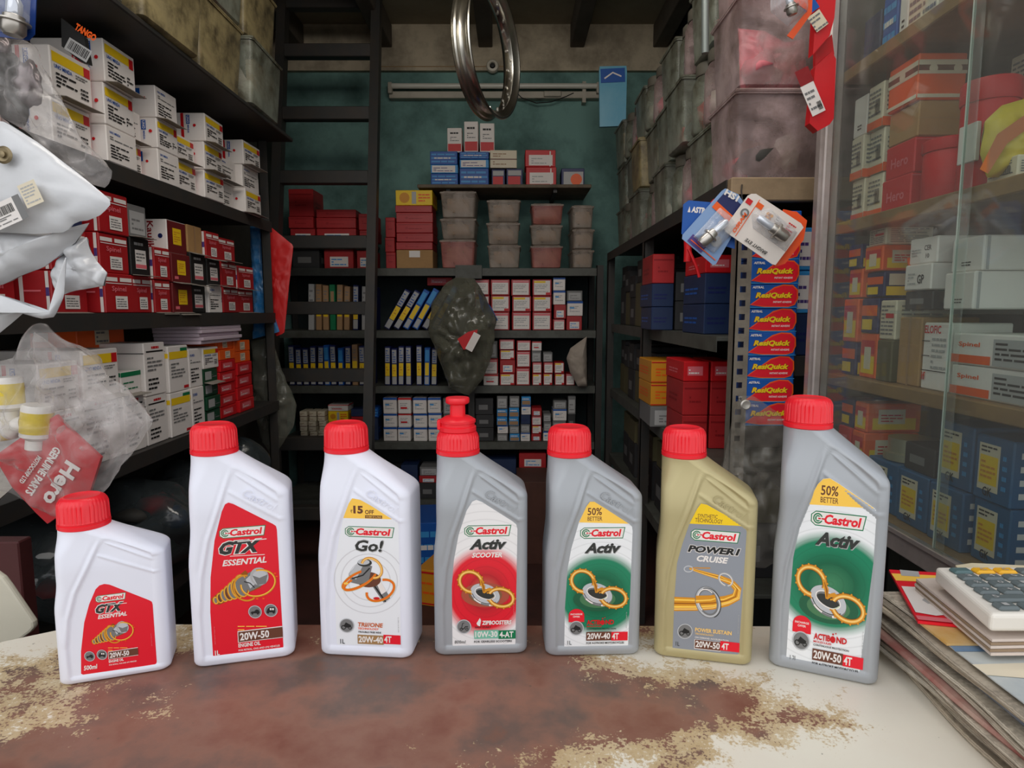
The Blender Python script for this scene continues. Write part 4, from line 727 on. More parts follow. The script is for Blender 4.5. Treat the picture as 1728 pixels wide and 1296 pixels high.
def art_b6(B):
    a = B.a
    a.poly([(178, 517), (215, 440), (232, 415), (262, 420), (345, 465), (452, 526)], 'yellow')
    B.tx('SYNTHETIC', 218, 486, 100, 20, 'brown', 0, .01); B.tx('TECHNOLOGY', 206, 508, 138, 21, 'brown', 0, .01)
    castrol(B, 186, 600, 248, 58)
    for c_, o in (('white', 3), ('black', 0)): B.tx("POWER1", 172 - o, 660 + o, 266 + 2 * o, 36 + 2 * o, c_, .25, .09 if o else .05)
    B.tx('CRUISE', 220, 708, 160, 32, 'white', .25, .04)
    st = [(185, 745), (260, 768), (340, 790), (400, 815), (432, 850), (425, 888), (380, 910), (310, 925), (220, 930), (112, 930)]; wd = [10, 18, 24, 30, 38, 48, 56, 62, 68, 74]
    a.stroke(st, wd, 'gold')
    for o, c_, f in ((-.3, 'amber', .12), (-.05, 'dgold', .08), (.2, 'amber', .14), (.36, 'lgold', .08)):
        a.stroke([(x + (o * w if 2 < i < 7 else 0), y + o * w * (1 if i < 3 or i > 6 else .4)) for i, ((x, y), w) in enumerate(zip(st, wd))], [w * f for w in wd], c_)
    a.ring(180, 748, 22, 15, 6, 'silver'); a.stroke([(200, 742), (290, 742)], 5, 'gold')
    a.ring(370, 800, 38, 28, 9, 'lgrey', 60, 400, 40); a.ring(370, 800, 36, 26, 3, 'white', 60, 400, 40)
    a.ring(285, 918, 52, 74, 22, 'grey', 0, 360, -22); a.ring(285, 918, 55, 77, 9, 'silver', 0, 360, -22); a.ring(281, 915, 45, 66, 5, 'white', 150, 330, -22); a.ring(289, 922, 58, 80, 4, 'gtx', -90, 90, -22)
    a.stroke([(222, 905), (300, 900), (322, 892)], [40, 36, 30], 'gold'); a.stroke([(222, 912), (300, 906), (322, 898)], [8, 7, 5], 'amber')
    icon(B, 172, 1072, 40, 'bike')
    B.tx('POWER SUSTAIN', 224, 1072, 186, 21, 'lgold', 0, .03); B.tx('TECHNOLOGY', 224, 1087, 96, 9, 'lgold'); B.tx('ON DEMAND ACCELERATION', 224, 1106, 172, 9, 'white')
    B.box(222, 1162, 135, 50, 'white'); B.box(225, 1159, 130, 45, 'brown'); B.box(355, 1169, 97, 50, 'bred'); B.tx('20W-50', 229, 1153, 124, 34, 'white', 0, .03); B.tx('4T', 362, 1163, 36, 34, 'white', 0, .03)
    B.tx('1L', 126, 1148, 20, 22, 'gtx', 0, 0); star_lines(B, 440, 1080, 100, 'lgrey')
whiteb = mat('white_hdpe', (232, 234, 246), .38, spec=.45); greyb = mat('silver_grey_hdpe', (166, 170, 175), .36, metal=.2, spec=.5); goldb = mat('gold_hdpe', (184, 172, 128), .36, metal=.25, spec=.5)
lab_red = mat('label_red', (228, 26, 46), .32); lab_wh = mat('label_white', (236, 238, 242), .3); lab_gr = mat('label_grey', (142, 147, 156), .3)
DISC = {}
# key: L px, R px, cap top px, cap centre px, crop (ox, oy, scale), silhouette (x0,x1,yb,yt,slope), label outline in crop px
BOT = [
 ('b1', (97, 1162), (288, 1131), .0950, .177, .050, whiteb, (60, 800, 3.41), (115, 785, 1232, 128, -.165), [(220, 1152), (230, 1010), (262, 830), (300, 715), (345, 622), (370, 598), (400, 589), (430, 593), (668, 690), (684, 700), (688, 718), (690, 1075), (686, 1088), (674, 1094), (232, 1158)], lab_red, art_b1,
  'small half-litre white oil bottle with red label and red cap, far left end'),
 ('b2', (325, 1131), (496, 1109), .0960, .241, .058, whiteb, (300, 690, 2.818), (60, 560, 1238, 72, -.13), [(160, 1170), (158, 950), (168, 780), (195, 600), (235, 460), (252, 425), (268, 417), (290, 424), (470, 520), (484, 530), (488, 548), (496, 1125), (492, 1138), (480, 1142), (170, 1177)], lab_red, art_b2,
  'tall white oil bottle with red label, gold coil picture, second from left'),
 ('b3', (538, 1107), (697, 1115), .0970, .239, .058, whiteb, (520, 690, 2.945), (45, 543, 1236, 66, .045), [(92, 1170), (92, 960), (100, 760), (118, 640), (145, 522), (175, 445), (190, 420), (225, 424), (290, 460), (395, 524), (412, 540), (416, 560), (416, 1170), (410, 1178), (98, 1178)], lab_wh, art_b3,
  'white oil bottle with white label, yellow discount flash and piston picture'),
 ('b4', (733, 1109), (888, 1105), .0960, .2360, .058, greyb, (715, 670, 2.879), (42, 512, 1263, 126, -.03), [(124, 1205), (124, 900), (135, 770), (160, 640), (200, 520), (228, 475), (248, 466), (275, 476), (425, 572), (444, 588), (450, 610), (440, 1195), (432, 1207), (130, 1212)], 'red', art_b4,
  'silver grey oil bottle with red label and pull-up nozzle cap, in the middle'),
 ('b5', (921, 1110), (1082, 1107), .0980, .235, .058, greyb, (910, 700, 3.085), (35, 540, 1268, 62, -.015), [(133, 1210), (135, 1000), (148, 780), (165, 680), (205, 535), (245, 450), (262, 428), (285, 428), (350, 468), (470, 545), (487, 560), (491, 585), (480, 1205), (474, 1216), (138, 1216)], 'green', art_b5,
  'silver grey one-litre oil bottle with green label, right of the nozzle-capped bottle'),
 ('b6', (1103, 1108), (1266, 1127), .0960, .235, .058, goldb, (1090, 700, 2.945), (45, 541, 1208, 58, .10), [(110, 1168), (112, 900), (120, 720), (145, 620), (178, 517), (215, 438), (230, 415), (262, 418), (345, 463), (452, 526), (462, 540), (464, 560), (450, 1185), (444, 1190), (116, 1174)], lab_gr, art_b6,
  'gold-coloured oil bottle with grey label, only gold one in the row'),
 ('b7', (1296, 1124), (1480, 1172), .0965, .269, .062, greyb, (1280, 650, 2.443), (42, 478, 1158, 42, .225), [(70, 1112), (72, 900), (78, 680), (95, 560), (122, 448), (160, 365), (180, 343), (205, 340), (240, 362), (380, 466), (388, 480), (388, 700), (362, 1185), (350, 1196), (335, 1192), (80, 1122)], 'green', art_b7,
  'largest silver grey oil bottle with green label and red cap, far right end'),
]
def emboss(t, w, h, m, parent, loc, rot):
    cu = bpy.data.curves.new('e', 'FONT'); cu.body = t; cu.shear = .2; cu.resolution_u = 2; cu.offset = .01; cu.extrude = .05
    ob = bpy.data.objects.new('e', cu); me0 = ob.to_mesh(); V = [v.co.copy() for v in me0.vertices]; F = [tuple(p.vertices) for p in me0.polygons]; ob.to_mesh_clear(); bpy.data.objects.remove(ob)
    x0 = min(v.x for v in V); x1 = max(v.x for v in V); y0 = min(v.y for v in V); y1 = max(v.y for v in V)
    me = mesh('embossed_lettering', [((v.x - x0) / (x1 - x0) * w, -v.z / .05 * .0003, (v.y - y0) / (y1 - y0) * h) for v in V], F, m)
    return link('embossed_lettering', me, parent, loc, (0, rot, 0))
bottles = []
for key, Lp, Rp, W, H, dep, bm_, (ox, oy, sc), spec, poly_, lm, art, label in BOT:
    a = P(*Lp, Z=.9); b_ = P(*Rp, Z=.9); yaw = math.atan2(b_.y - a.y, b_.x - a.x)
    if key == 'b7': yaw = math.radians(-24)
    t = thing('oil_bottle', label, 'oil bottle', (a.x, a.y, .9002), yaw, 'engine oil bottles lined up on the counter')
    capH = .0285; Hb = H - capH
    body = link('bottle_body', bottle_mesh(W, Hb, dep, bm_), t)
    kx, kz = W / .098, Hb / .207
    cxp = (3.3 + 22.35) * .001 * kx
    capR = min(.0240, (48.0 - 3.3) * .0005 * kx + .0006)
    if key != 'b4': link('screw_cap', cap_mesh(capR, capH + .001), t, (cxp, dep / 2, Hb - .0005))
    else:
        cp = link('screw_cap', cap_mesh(capR, .0245), t, (cxp, dep / 2, Hb - .0005))
        MB().lathe([(.019, 0), (.019, .004), (.0175, .005), (.0175, .008), (.0185, .0085), (.0185, .011), (.013, .0145), (.009, .015)], 48).box((-.021, -.006, .001), (-.017, .006, .011), ch=.001).obj('nozzle_collar', cap_red, t, (cxp, dep / 2, Hb + .0235))
        MB().lathe([(.0080, 0), (.0078, .012), (.0115, .0135), (.0122, .0145), (.0122, .0185), (.0115, .0195), (.002, .0195)], 40).obj('pull_up_nozzle', cap_red, t, (cxp, dep / 2, Hb + .0380))
    B = Lab(spec, W, H, sc, oy)
    pts = [B.cv(*q) for q in poly_]
    # the label sits on the flat front panel: fit its box to the panel of the common mould
    b0 = (min(p[0] for p in pts), max(p[0] for p in pts), min(p[1] for p in pts), max(p[1] for p in pts))
    t0 = (.0190 * kx, .0872 * kx, b0[2], b0[3])
    if key == 'b1': t0 = (.0200 * kx, .0860 * kx, b0[2], b0[3] - .002)
    if key == 'b7': t0 = (.0165 * kx, .0872 * kx, b0[2], b0[3] - .004)
    cv0 = B.cv
    def fit(x, y, b0=b0, t0=t0, cv0=cv0):
        q = cv0(x, y); return (t0[0] + (q[0] - b0[0]) / (b0[1] - b0[0]) * (t0[1] - t0[0]), t0[2] + (q[1] - b0[2]) / (b0[3] - b0[2]) * (t0[3] - t0[2]))
    B.cv = fit; B.a.T = fit; pts = [B.cv(*q) for q in poly_]
    if lm == 'red':
        c = B.cv(290, 930); lm = label_disc_mat('label_red_disc', (c[0], 0, c[1]), (.046, .050), [(0, (190, 120, 90)), (.35, (190, 35, 45)), (.6, (226, 30, 48))], (238, 236, 236), .22)
    elif lm == 'green':
        c = B.cv(320, 925) if key == 'b5' else B.cv(232, 790)
        q = 1 if key == 'b5' else 1.14
        lm = label_disc_mat('label_green_disc_' + key, (c[0], 0, c[1]), (.047 * q, .046 * q), [(0, (60, 130, 90)), (.4, (0, 96, 64)), (.7, (20, 128, 92))], (238, 240, 242), .2)
    lo = .0015 * 1.0
    lm_me = mesh('label', [(x, lo - .00012, z) for x, z in pts], [tuple(range(len(pts)))], lm)
    lab = link('label', lm_me, t); lab['label'] = 'printed front label'
    if key in ('b5', 'b7'):
        yv = .548 if key == 'b5' else 0
        tri = [(205, 537), (245, 450), (262, 428), (285, 428), (350, 468), (470, 545)] if key == 'b5' else [(122, 450), (160, 366), (180, 344), (205, 341), (240, 363), (378, 466)]
        B.a.poly(tri, 'amber')
    B.a.lim = (min(p[0] for p in pts), max(p[0] for p in pts), min(p[1] for p in pts), max(p[1] for p in pts))
    art(B)
    am = mesh('label_print', [(x, lo - .00018 - k * B.a.eps * .25, z) for x, z, k in B.a.V], B.a.F, B.a.M, B.a.I)
    link('label_print', am, lab)
    if key not in ('b7', 'b1'): emboss('Castrol', .036 * kx, .0085 * kz, bm_, t, (.053 * kx, .0016, .168 * kz), math.radians(32))
    bottles.append(t)
# ------------------------------------------------------------------ cartons: left rack
rnd = random.Random(11)
DESC = {'uno': 'white lamp carton with yellow strip', 'uno_band': 'white lamp carton with red band', 'uno_plain': 'plain white lamp carton', 'red_part': 'red parts carton with white sticker', 'black_part': 'black parts carton with white sticker',
    'maroon_y': 'maroon carton with yellow sticker', 'maroon_w': 'maroon and white carton, yellow sticker', 'kraft': 'brown card carton', 'white_txt': 'white carton with black print', 'white_y': 'white carton with yellow and green print', 'green_w': 'small green-topped white carton',
    'orange': 'orange carton with cream sticker', 'dgreen_lab': 'dark green carton with grey labels', 'red_lab': 'pink-printed red carton', 'blue_pat': 'blue patterned carton', 'bluewhite': 'pale blue carton with white label', 'beige2': 'cream carton with brown stripe', 'dark_red': 'dark carton with red patch',
    'dark_circ': 'dark carton with orange disc', 'redwhite': 'red carton with white window', 'white_up': 'upright white and red carton', 'yellowbx': 'yellow printed carton', 'red_plain': 'plain red carton', 'redlabel': 'red white-labelled carton', 'browncar': 'brown carton with torn label',
    'wlabel': 'red-edged white-label carton', 'wlabel2': 'red-edged white carton', 'wsmall': 'small blue-topped white carton', 'wsmall_r': 'small red-topped white carton', 'tealbx': 'small blue carton with tan label', 'greybx': 'small grey carton', 'darkbx': 'dark carton',
    'kraft_y': 'red-lined yellow carton', 'blue_dark': 'dark blue carton', 'case_lab': 'cream and orange label carton', 'case_stripe': 'orange carton with cream bands', 'hero': 'bright red carton with white label', 'kraft_cube': 'plain brown cube carton', 'white_plain': 'long plain white carton',
    'white_gp': 'white hand-lettered carton', 'white_er': 'pen-marked white carton', 'spinel_w': 'long white carton with orange base', 'elof': 'tall red-printed white carton', 'blue_lab': 'blue carton with yellow label', 'multi': 'orange and yellow carton', 'multi2': 'navy and orange printed carton',
    'grey_lab': 'grey red-patched carton', 'olive': 'dark olive carton', 'caselist': 'white carton with lined print', 'booklet': 'blue and yellow narrow carton', 'booklet_b': 'bright blue and yellow narrow carton', 'booklet_w': 'grey narrow carton', 'booklet_g': 'green narrow carton', 'booklet_t': 'tan narrow carton'}
def lab_of(style, ci, ri, nrow, where, frm='front'):
    row = '' if nrow == 1 else (', lowest' if ri == 0 else f', {ORD[ri + 1]} up')
    return f"{DESC[style]}, {ORD[ci + 1]} stack from {frm}{row}, {where}"
def aisle_cols(X, side, z0, cols, depth, where, group, flap=0, frm='front'):
    for ci, (ya, yb, tiers, *of) in enumerate(cols):
        z = z0 + .0005; of = of[0] if of else 0
        for ri, tr in enumerate(tiers):
            st, h = tr[0], tr[1]; w = yb - ya - .004; dx = rnd.uniform(-.008, .004)
            rz = side * PI / 2 + math.radians(rnd.uniform(-1.5, 1.5))
            carton(st, w, depth, h - .001, (X + (dx + of) * side, (ya + yb) / 2, z), rz, lab_of(st, ci, ri, len(tiers), where, frm), group, flap=rnd.random() < flap)
            z += h
aisle_cols(-.985, 1, 1.61, [
    (1.30, 1.42, [('uno', .125), ('uno_plain', .12)], -.1), (1.43, 1.565, [('uno', .105), ('uno', .105)]), (1.57, 1.70, [('uno_plain', .085), ('uno_band', .096), ('uno_band', .098)], .03), (1.705, 1.80, [('uno', .088), ('uno_plain', .085)], -.015),
    (1.805, 1.92, [('uno_plain', .088), ('uno_band', .08), ('uno_plain', .085)], .02), (1.925, 2.05, [('uno', .09), ('uno', .075)]), (2.055, 2.19, [('uno', .085), ('uno', .085), ('uno', .085)], .03),
    (2.20, 2.34, [('uno_plain', .085), ('uno_plain', .08)]), (2.35, 2.50, [('uno', .085), ('uno_plain', .082), ('uno', .085)], .03)], .17, 'upper left shelf', 'lamp cartons on the upper left shelf', .45)
aisle_cols(-.985, 1, 1.25, [
    (1.30, 1.42, [('red_part', .095), ('red_part', .095)], -.1), (1.43, 1.555, [('red_part', .095), ('red_part', .095), ('blue_dark', .06)], -.03), (1.56, 1.68, [('red_part', .098), ('red_part', .096), ('red_part', .1)]), (1.685, 1.775, [('red_part', .098), ('black_part', .1), ('greybx', .085)]),
    (1.78, 1.865, [('red_part', .092), ('red_part', .09)]), (1.87, 1.985, [('maroon_y', .088), ('maroon_y', .085), ('maroon_w', .095)]), (1.99, 2.09, [('black_part', .085), ('black_part', .1), ('kraft', .085)]),
    (2.095, 2.19, [('uno_plain', .09), ('black_part', .085), ('red_part', .088)]), (2.20, 2.33, [('red_part', .088), ('red_part', .088), ('red_part', .08)]), (2.335, 2.47, [('red_part', .085), ('red_part', .085)])], .16, 'middle left shelf', 'parts cartons on the middle left shelf', .5)
aisle_cols(-.985, 1, .89, [
    (1.32, 1.45, [('white_txt', .15), ('uno', .105)]), (1.455, 1.60, [('white_txt', .16), ('uno', .115)]), (1.605, 1.70, [('white_txt', .15), ('green_w', .06)]), (1.705, 1.815, [('white_txt', .135), ('white_txt', .145)]), (1.82, 1.94, [('white_y', .13), ('white_y', .135)]),
    (1.945, 2.03, [('uno_plain', .13), ('uno_plain', .12)]), (2.035, 2.14, [('dgreen_lab', .045), ('dgreen_lab', .045), ('dgreen_lab', .045), ('dgreen_lab', .045), ('uno', .07)]), (2.145, 2.27, [('red_lab', .04)] * 5 + [('orange', .035), ('orange', .035)]), (2.28, 2.42, [('red_lab', .045)] * 4 + [('orange', .04), ('orange', .04)])],
    .2, 'lower left shelf', 'mixed cartons on the lower left shelf', .12)
carton('orange', .2, .12, .075, (-1.1, 1.72, 1.155), PI / 2, 'orange carton with cream sticker lying behind the small green-topped carton')
sh = thing('sheet_stack', 'stack of thin pale mauve card sheets lying near the end of the left rack', 'card sheets', (-1.02, 2.14, 1.152))
for i in range(7): MB().box((-.1, -.14 + rnd.uniform(-.004, .004), i * .0115), (.05 + rnd.uniform(-.006, .006), .15, i * .0115 + .0105), ch=.001).obj('sheet', mat('mauve_card', (205, 188, 200), .6), sh)
# dusty tubs and dark things on the top and bottom left shelves
dusty = plastic('dusty_tub_olive', (156, 142, 102), .16, .5, 9, .3, dirt=(84, 74, 52)); dustg = plastic('dusty_tub_green', (146, 152, 138), .38, .4, 7, .5, dirt=(88, 84, 66)); dustp = plastic('dusty_tub_pink', (192, 168, 168), .5, .3, 7, .5, dirt=(150, 128, 122))
clearp = plastic('clear_tub', (200, 184, 170), .5, .3, 9, .3)
junk = [mat('junk_dark', (52, 50, 46), .7, var=.5), mat('junk_rust', (112, 80, 58), .7, var=.5), mat('junk_pink', (205, 110, 120), .6), mat('junk_white', (206, 200, 186), .6), mat('junk_red', (200, 50, 66), .5), mat('junk_green', (70, 92, 84), .6)]
def blob_me(name, sx, sy, sz, m, seed=0, amp=.25, sub=3):
    bm = bmesh.new(); bmesh.ops.create_icosphere(bm, subdivisions=sub, radius=1)
    for v in bm.verts:
        d = 1 + amp * noise.noise(v.co * 1.6 + Vector((seed * 7.1, seed, 0))) * 2; v.co = Vector((v.co.x * sx * d, v.co.y * sy * d, v.co.z * sz * d))
    for f in bm.faces: f.smooth = True
    me = bpy.data.meshes.new(name); bm.to_mesh(me); bm.free(); me.materials.append(m); return me
def tub(w, d, h, loc, rz, label, group, m, card=None, jk=0, lidm=None, seed=0, cat='storage tub'):
    """translucent lidded tub: tapered open shell, rimmed lid, contents; front faces -y locally"""
    t = thing('storage_tub', label, cat, loc, rz, group)
    k = ('tub', round(w, 2), round(d, 2), round(h, 2), m.name)
    if k not in CACHE:
        mb = MB(); r = .012; tp = min(w, d) * .045; hh = h - .018; prof = []
        for z, ins in ((0, tp + .006), (.006, tp), (hh * .5, tp * .5), (hh, 0), (hh, -.004), (hh + .004, -.004)):
            x0, x1, y0, y1 = -w / 2 + .005 + ins, w / 2 - .005 - ins, .005 + ins, d - .005 - ins; ring_ = []
            for cx_, cy_, a0 in ((x1 - r, y0 + r, -90), (x1 - r, y1 - r, 0), (x0 + r, y1 - r, 90), (x0 + r, y0 + r, 180)):
                for q in range(4): a = math.radians(a0 + 30 * q); ring_.append((cx_ + r * math.cos(a), cy_ + r * math.sin(a), z))
            prof.append(ring_)
        V = [p for q in prof for p in q]; n_ = 16; F = [(i * n_ + j, i * n_ + (j + 1) % n_, (i + 1) * n_ + (j + 1) % n_, (i + 1) * n_ + j) for i in range(len(prof) - 1) for j in range(n_)] + [tuple(range(n_))[::-1]]
        CACHE[k] = (mb.add(V, F, True).me('tub_body', m), MB().box((-w / 2, 0, h - .016), (w / 2, d, h - .006), ch=.003).box((-w / 2 + .014, .014, h - .006), (w / 2 - .014, d - .014, h - .001), ch=.002).me('tub_lid', lidm or m))
    b_, l_ = CACHE[k]; link('tub_body', b_, t); link('tub_lid', l_, t)
    if card: MB().box((-w * .31, .016, h * .2), (w * .31, .05, h * .72), ch=.003).obj('label_card', card, t)
    if jk:
        for q in range(jk):
            s = min(w, d) * .2; z = .02 + s * .7 + (q // 3) * s * 1.1
            if z > h - .03 - s: z = h * .4
            link('contents', blob_me('contents', s * 1.1, s, s * .8, junk[(seed + q) % 6], seed + q, .35, 2), t, ((-.5 + (q % 3) * .5) * (w - 2.6 * s), s + .03 + (q % 2) * .03, z))
    return t
i = 0
for ri, z in enumerate((1.9355, 2.152, 2.369)):
    for ci, y in enumerate((1.25, 1.56, 1.87, 2.18)):
        w = .29; pick = dusty if (ri + ci) % 3 else dustg
        tub(w, .34, .215, (-.845 + rnd.uniform(-.015, .015), y + w / 2 + rnd.uniform(-.01, .01), z), PI / 2 + math.radians(rnd.uniform(-2, 2)), f"dusty olive tub, {ORD[ci + 1]} from front, {['bottom', 'middle', 'top'][ri]} row, on the top of left rack", 'dusty tubs on top of the left rack', pick, card=mat('old_paper', (158, 140, 108), .8, var=.4) if (ci + ri) % 3 == 0 else None, jk=3, seed=i); i += 1
dkp = plastic('dark_wrap', (60, 66, 68), .25, .12, 10, .5)
def rs(pts, n_):
    """resample closed outline"""
    L_ = [0]; q = pts + [pts[0]]
    for a, b_ in zip(q, q[1:]): L_.append(L_[-1] + math.dist(a, b_))
    out = []; j = 0
    for k in range(n_):
        s = L_[-1] * k / n_
        while L_[j + 1] < s: j += 1
        f = (s - L_[j]) / ((L_[j + 1] - L_[j]) or 1); out.append((q[j][0] + (q[j + 1][0] - q[j][0]) * f, q[j][1] + (q[j + 1][1] - q[j][1]) * f))
    return out
def bag(name, px, Y, bulge, m, label, cat, seed=0, crumple=.012, group=None, cen=None, rings=16, N=80, freq=16, slope=0, parent=None, back=True):
    """crumpled bag whose outline (picture coordinates) hangs in the plane y=Y+slope*x; rounded front and back skins"""
    W3 = [P(x, y, Y=Y) for x, y in px]; pts = rs([(p.x, p.z) for p in W3], N)
    cx_ = sum(p[0] for p in pts) / N; cz_ = sum(p[1] for p in pts) / N
    if cen: c3 = P(cen[0], cen[1], Y=Y); cx_, cz_ = c3.x, c3.z
    V = []; F = []; org = Vector((cx_, Y, cz_))
    for side in ((-1, 1) if back else (-1,)):
        base = len(V); V.append((0, side * bulge, 0))
        for r in range(1, rings + 1):
            f = r / rings
            for k, (x, z) in enumerate(pts):
                dx, dz_ = (x - cx_) * f, (z - cz_) * f; h = bulge * (1 - f ** 2.2) ** .7 if f < 1 else 0
                q = Vector((dx * freq, dz_ * freq, seed * 3.7 + side)); ns = noise.noise(q); n2 = noise.noise(q * 2.7 + Vector((5, 2, 1)))
                cr = (abs(ns) * 2.2 - .5 + (abs(n2) - .2) * 1.2) * crumple * min(1, (1 - f) * 4 + (.0 if r == rings else .25))
                V.append((dx + n2 * crumple * .3, side * (h + cr) + (0 if side < 0 else .0), dz_ + ns * crumple * .3 * (r < rings)))
        for k in range(N): F.append((base, base + 1 + k, base + 1 + (k + 1) % N))
        for r in range(rings - 1):
            for k in range(N):
                a = base + 1 + r * N + k; b_ = base + 1 + r * N + (k + 1) % N; F.append((a, a + N, b_ + N, b_))
    V = [(v[0], v[1] + slope * v[0], v[2]) for v in V]
    o = link(name, mesh(name, V, F, m, smooth=True), parent, None if parent else org)
    if parent: o.location = org - parent.location
    if label: tag(o, label, cat, group)
    return o
for j, (x, y, z, c_) in enumerate([(-.9, 1.45, .55, 0), (-.86, 1.75, .57, 0), (-.88, 2.05, .56, 0), (-.9, 2.35, .56, 0)]):
    ps = [(P(864, 527, Y=y).x, 0)]
    o = link('wrapped_bundle', blob_me('wrapped_bundle', .15, .125, .13, dkp, j + 2, .12, 4), None, (x - .17, y, .655)); tag(o, f"dark cling-wrapped bundle of parts, {ORD[j + 1]} from front on the lowest left shelf", 'bundle', 'wrapped bundles on the lowest left shelf')
    for q in range(5):
        s = link('bundled_part', blob_me('bundled_part', .05, .06, .03, [junk[0], pr('blue'), pr('red'), junk[5], pr('lgrey')][(q + j) % 5], q * 3 + j, .2, 2), o, (rnd.uniform(-.05, .06), rnd.uniform(-.07, .07), rnd.uniform(-.08, .08)))

# ------------------------------------------------------------------ back wall goods
def bcols(base_z, Y, cols, depth, where, group, jit=1.2, frm='left'):
    for ci, (x0, x1, tiers) in enumerate(cols):
        z = base_z + .0008
        for ri, (yt, st) in enumerate(tiers):
            off = 0; a = P(x0, 500, Y=Y).x; b_ = P(x1, 500, Y=Y).x
            zt_ = P(864, yt, Y=Y).z; h = zt_ - z
            if h < .012: h = .03
            carton(st, b_ - a - .003, depth, h - .0015, ((a + b_) / 2 + rnd.uniform(-.003, .003), Y + rnd.uniform(0, .01), z), math.radians(rnd.uniform(-jit, jit)), lab_of(st, ci, ri, len(tiers), where, frm), group)
            z = z + h
bcols(1.923, 3.50, [(729, 775, [(292, 'blue_pat'), (277, 'bluewhite'), (254, 'blue_pat')]), (777, 826, [(283, 'blue_pat'), (268, 'bluewhite'), (255, 'blue_pat')]), (829, 852, [(285, 'dark_red')]), (855, 883, [(284, 'dark_red')]), (886, 937, [(281, 'redwhite'), (252, 'redwhite')]), (946, 985, [(283, 'dark_circ')])], .15, 'plank shelf', 'cartons on the plank wall shelf')
zz = P(0, 284, Y=3.5).z
a = P(828, 500, Y=3.5).x; b_ = P(872, 500, Y=3.5).x
carton('beige2', b_ - a, .15, P(0, 254, Y=3.5).z - P(0, 284, Y=3.5).z, ((a + b_) / 2, 3.50, zz + .002), .03, 'cream carton with brown stripe lying across two dark cartons on plank shelf')
zz = P(0, 254, Y=3.5).z
for x0, x1, yt, lb in ((757, 781, 214, 'left of the three upright white and red cartons on the plank shelf'), (785, 808, 203, 'middle of the three upright white and red cartons on the plank shelf'), (811, 835, 206, 'right of the three upright white and red cartons on the plank shelf')):
    a = P(x0, 500, Y=3.52).x; b_ = P(x1, 500, Y=3.52).x; carton('white_up', b_ - a, .07, P(0, yt, Y=3.52).z - zz, ((a + b_) / 2, 3.54, zz), rnd.uniform(-.05, .05), lb, 'upright cartons on the plank shelf')
brc = mat('brown_card', (150, 118, 84), .7, var=.4); reds = plastic('pinkish_tub', (205, 130, 120), .4, .3, 9, .3)
for ci, (x0, x1, lv, jx) in enumerate([(743, 804, (403, 367, 321), 0), (822, 879, (412, 374, 333), 0), (895, 950, (413, 378, 342), 0), (964, 1002, (420, 385, 345), 0)]):
    z = 1.4855
    for ri, yt in enumerate(lv):
        a = P(x0, 500, Y=3.46).x; b_ = P(x1, 500, Y=3.46).x; zt_ = P(0, yt, Y=3.46).z
        tub(b_ - a, .24, zt_ - z - .001, ((a + b_) / 2 + rnd.uniform(-.006, .006), 3.46, z), math.radians(rnd.uniform(-1.5, 1.5)), f"clear tub with brown card, {ORD[ci + 1]} stack from left, {['bottom', 'middle', 'top'][ri]}, below the plank shelf", 'clear tubs below the plank shelf', reds if (ci, ri) in ((0, 0), (2, 2), (2, 0)) else clearp, card=brc, lidm=clearp, seed=ci * 3 + ri)
        z = zt_
bcols(1.485, 3.47, [(651, 668, [(425, 'red_plain'), (400, 'red_plain'), (366, 'red_plain')]), (670, 732, [(421, 'browncar'), (408, 'red_plain'), (393, 'red_plain'), (375, 'red_plain'), (358, 'red_plain'), (346, 'red_plain'), (320, 'yellowbx')])], .2, 'back rack right of the ladder', 'red cartons right of the ladder')
bcols(1.485, 3.50, [(496, 542, [(420, 'darkbx')]), (548, 598, [(419, 'redlabel')]), (604, 632, [(422, 'redlabel')])], .18, 'upper back shelf behind the ladder', 'cartons on the upper back shelf behind the ladder')
bcols(1.632, 3.50, [(492, 534, [(385, 'redlabel'), (365, 'red_plain'), (318, 'red_plain')]), (537, 604, [(385, 'redlabel'), (367, 'red_plain'), (353, 'red_plain')]), (608, 634, [(388, 'red_plain'), (360, 'red_plain')])], .18, 'top back shelf behind the ladder', 'red cartons behind the ladder')
# narrow cartons standing like books
def book(st, x, w, h, z, lean, label, group, Y=3.47):
    o = carton(st, w, .13, h, (x, Y, z + (abs(math.sin(lean)) * w / 2)), 0, label, group, name='narrow_carton', cat='box'); o.rotation_euler = (0, lean, math.radians(rnd.uniform(-2, 2)))
    return o
def books(z, xs, h, lean, styles, row, side, group, w=None):
    for i, x in enumerate(xs):
        st = styles[i % len(styles)]; X = P(x, 560, Y=3.47).x
        ww = w or .030
        book(st, X, ww, h * rnd.uniform(.93, 1.04), z + .001, lean + math.radians(rnd.uniform(-1.5, 1.5)), f"{DESC[st]}, {ORD[i + 1]} from left, {row} booklet shelf {side}", group)
books(1.155, [525, 538, 550, 562, 573, 585, 600, 615, 628], .24, .02, ['booklet_w', 'booklet_t', 'booklet_t', 'booklet_g', 'booklet_t', 'booklet_t', 'booklet', 'booklet_w', 'booklet'], 'upper', 'behind ladder', 'narrow cartons behind the ladder, upper row')
books(1.155, [652, 668, 684, 700, 716, 732], .245, math.radians(30), ['booklet', 'booklet', 'booklet_b', 'booklet_b', 'booklet', 'booklet_b'], 'upper', 'right of ladder', 'leaning narrow cartons right of the ladder', .034)
books(.855, [490, 502, 514, 526, 538, 550, 561, 573, 585, 597, 609, 621], .215, .01, ['booklet', 'booklet', 'booklet', 'booklet', 'booklet', 'booklet_b', 'booklet', 'booklet_b', 'booklet', 'booklet_t', 'booklet', 'booklet'], 'lower', 'behind ladder', 'narrow cartons behind the ladder, lower row')
